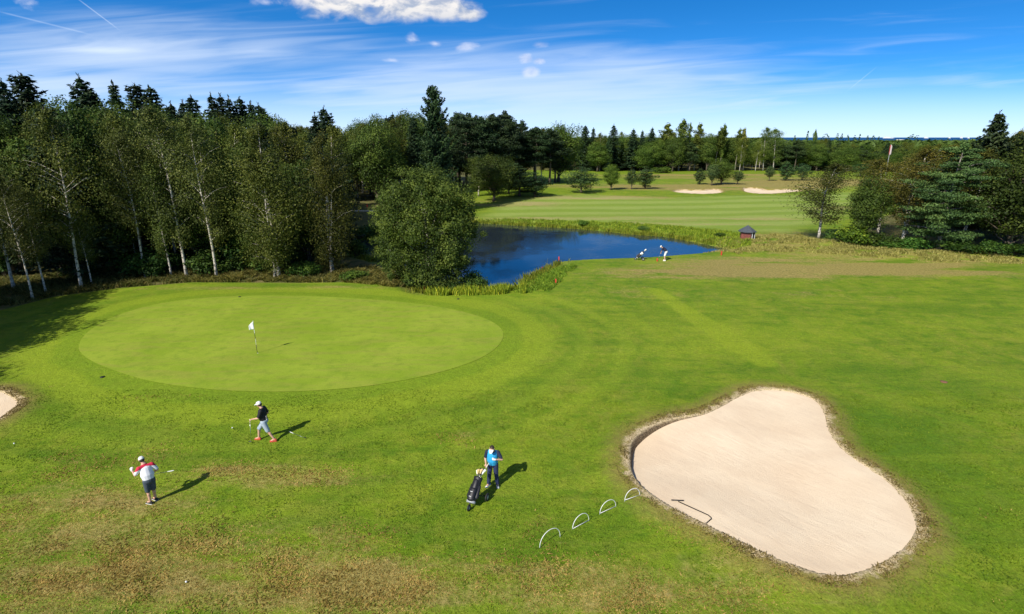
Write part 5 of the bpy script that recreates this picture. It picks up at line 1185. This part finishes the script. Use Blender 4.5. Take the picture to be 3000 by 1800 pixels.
# golf trolley with its bag
def wheel(parent, c, r, w, ax, m_t=RUBBER):
    a = M(); a.lathe(Vector(c)-Vector(ax).normalized()*w/2, [(r*.72, 0), (r*.95, w*.1), (r, w*.35), (r, w*.65), (r*.95, w*.9), (r*.72, w)], 20, ax); o = a.build('wheel', m_t, parent)
    a = M(); a.lathe(Vector(c)-Vector(ax).normalized()*w*.56, [(r*.18, -.01), (r*.66, w*.06), (r*.7, w*.1), (r*.7, w*1.02), (r*.18, w*1.12)], 16, ax); a.build('rim', GREYM, o)
def trolley(loc, rz, label): 
    t = thing('golf_trolley', label, 'golf trolley', loc, rz); a = M()
    a.tube([(.50, 0, .14), (.35, 0, .30), (-.05, 0, .62), (-.42, 0, .98)], .016, 8); a.tube([(-.02, 0, .58), (-.25, .30, .15)], .013, 8); a.tube([(-.02, 0, .58), (-.25, -.30, .15)], .013, 8); a.tube([(-.25, -.33, .15), (-.25, .33, .15)], .011, 8); a.tube([(.50, -.05, .12), (.42, 0, .26), (.50, .05, .12)], .012, 6)
    a.build('frame', BLACK, t)
    wheel(t, (.52, 0, .12), .12, .055, (0, 1, 0)); wheel(t, (-.25, .34, .15), .15, .055, (0, 1, 0)); wheel(t, (-.25, -.34, .15), .15, .055, (0, 1, 0))
    a = M(); a.tube([(-.42, 0, .98), (-.52, .0, 1.04), (-.60, .10, 1.02), (-.66, 0, 1.0), (-.60, -.10, 1.02), (-.52, 0, 1.04)], .014, 8); a.build('handle', BLACK, t); return t
F1, AX = G(1371, 1500), G(1405, 1458); fd = (F1-AX); rzt = math.atan2(fd.y, fd.x); c = AX.lerp(F1, .35); T_ = trolley(c, rzt, 'black three-wheeled golf trolley standing in front of the blue-topped person')
NYL = simple('black_nylon', (.014,.013,.017), .5, .3, 14)
def bag(loc, rz, label, m=NYL, s=1.0, band=None):
    t = thing('golf_bag', label, 'golf bag', loc, rz); t.scale = (s, s*1.25, s)
    p0, p1 = Vector((.36, 0, .24)), Vector((-.26, 0, .86)); d = (p1-p0).normalized(); a = M()
    prof = [(.05, 0), (.125, .01), (.14, .12), (.135, .45), (.125, .78), (.135, .86), (.13, .90), (.10, .88)]
    a.lathe(p0, prof, 18, d); a.build('bag_body', m, t)
    n = Vector((d.z, 0, -d.x)); side = Vector((0, 1, 0))
    for (k, h0, h1, off, rr) in ((0, .10, .42, .12, .09), (1, .48, .74, .10, .07)):
        a = M(); a.caps(p0+d*h0+n*off, rr, p0+d*h1+n*off, rr*.9, 12, side, 1.2); a.build('pocket', m, t)
    for s_ in (-1, 1): a = M(); a.caps(p0+d*.2+side*.11*s_, .075, p0+d*.58+side*.10*s_, .06, 12); a.build('pocket', m, t)
    for (h0, o_) in ((.16, .215), (.33, .21)): a = M(); a.box(p0+d*h0+n*o_, (.012, .07, .06), Matrix.Rotation(-math.atan2(d.z, -d.x)+math.pi/2, 3, 'Y')); a.build('emblem', WHITE, t, False)
    if band: a = M(); a.lathe(p0+d*.5, [(.15, 0), (.152, .02), (.148, .30), (.13, .31)], 18, d); a.build('band', band, t)
    a = M(); a.lathe(p0+d*.0, [(.12, -.03), (.135, -.02), (.142, .05), (.13, .06)], 18, d); a.build('base_cup', GREYM, t)
    return t, p0, d, n, side
bg_, p0, d, n, side = bag(c, rzt, 'black golf bag with small white emblems strapped to the near trolley', s=1.0)
TAN = simple('tan_cover', (.62,.45,.20), .8, .12, 20)
def bagclub(t, p0, d, n, side, a_, b_, L, m, label, spread=.12, s=1.0, group='clubs standing in the near golf bag'):
    q = wpt(t, p0+d*.80+side*a_*.5+n*b_*.5); e = wpt(t, p0+d*(.80+L)+side*(a_+a_*spread*4)+n*(b_+b_*spread*3)); r_ = e-q
    c_ = thing('golf_club', label, 'golf club', q, 0, group); k = M(); k.tube([(0, 0, 0), r_*.75], .008*s, 6); k.build('shaft', STEEL, c_)
    k = M(); dd = r_.normalized()
    k.caps(r_*.68, .028*s, r_, .052*s, 12); k.caps(r_, .052*s, r_+dd.cross(Vector((0, 0, 1)))*.04+dd*.03, .045*s, 12); k.build('head_cover', m, c_, vox=.012)
for (x_, y_, L, m, lb) in ((.03,.04,.34,TAN,'golf club with the largest tan head cover in the near bag'),(-.05,.03,.30,TAN,'second tan-covered golf club in the near bag, left of the largest'),(.08,-.02,.36,WHITE,'golf club with a white head cover at the right of the near bag'),(-.09,-.03,.30,WHITE,'golf club with a white head cover at the left of the near bag'),(-.02,-.06,.22,BLACK,'golf club with a black head cover in the near bag')):
    bagclub(bg_, p0, d, n, side, x_, y_, L, m, lb)
# far bag on its trolley
c = G(1876, 762); T2 = trolley(c, R(175), 'golf trolley tipped low by the pond left of the bent golfer')
b2, p0, d, n, side = bag(c, R(175), 'black golf bag with a white panel standing by the pond', band=WHITE)
for (x_, y_, L, m, lb) in ((.04,.02,.42,WHITE,'golf club with a white head cover in the bag by the pond'),(-.05,.0,.36,TAN,'golf club with a tan head cover in the bag by the pond')):
    bagclub(b2, p0, d, n, side, x_, y_, L, m, lb, s=1.6, group='clubs in the bag by the pond')
px_tree('shrub', 1886, 672, 660, 'low clump of pale-flowered water plants at the far shore', 'water plant', var=2, wpx=42, tint=(2.0,2.0,2.2), name='water_plants')
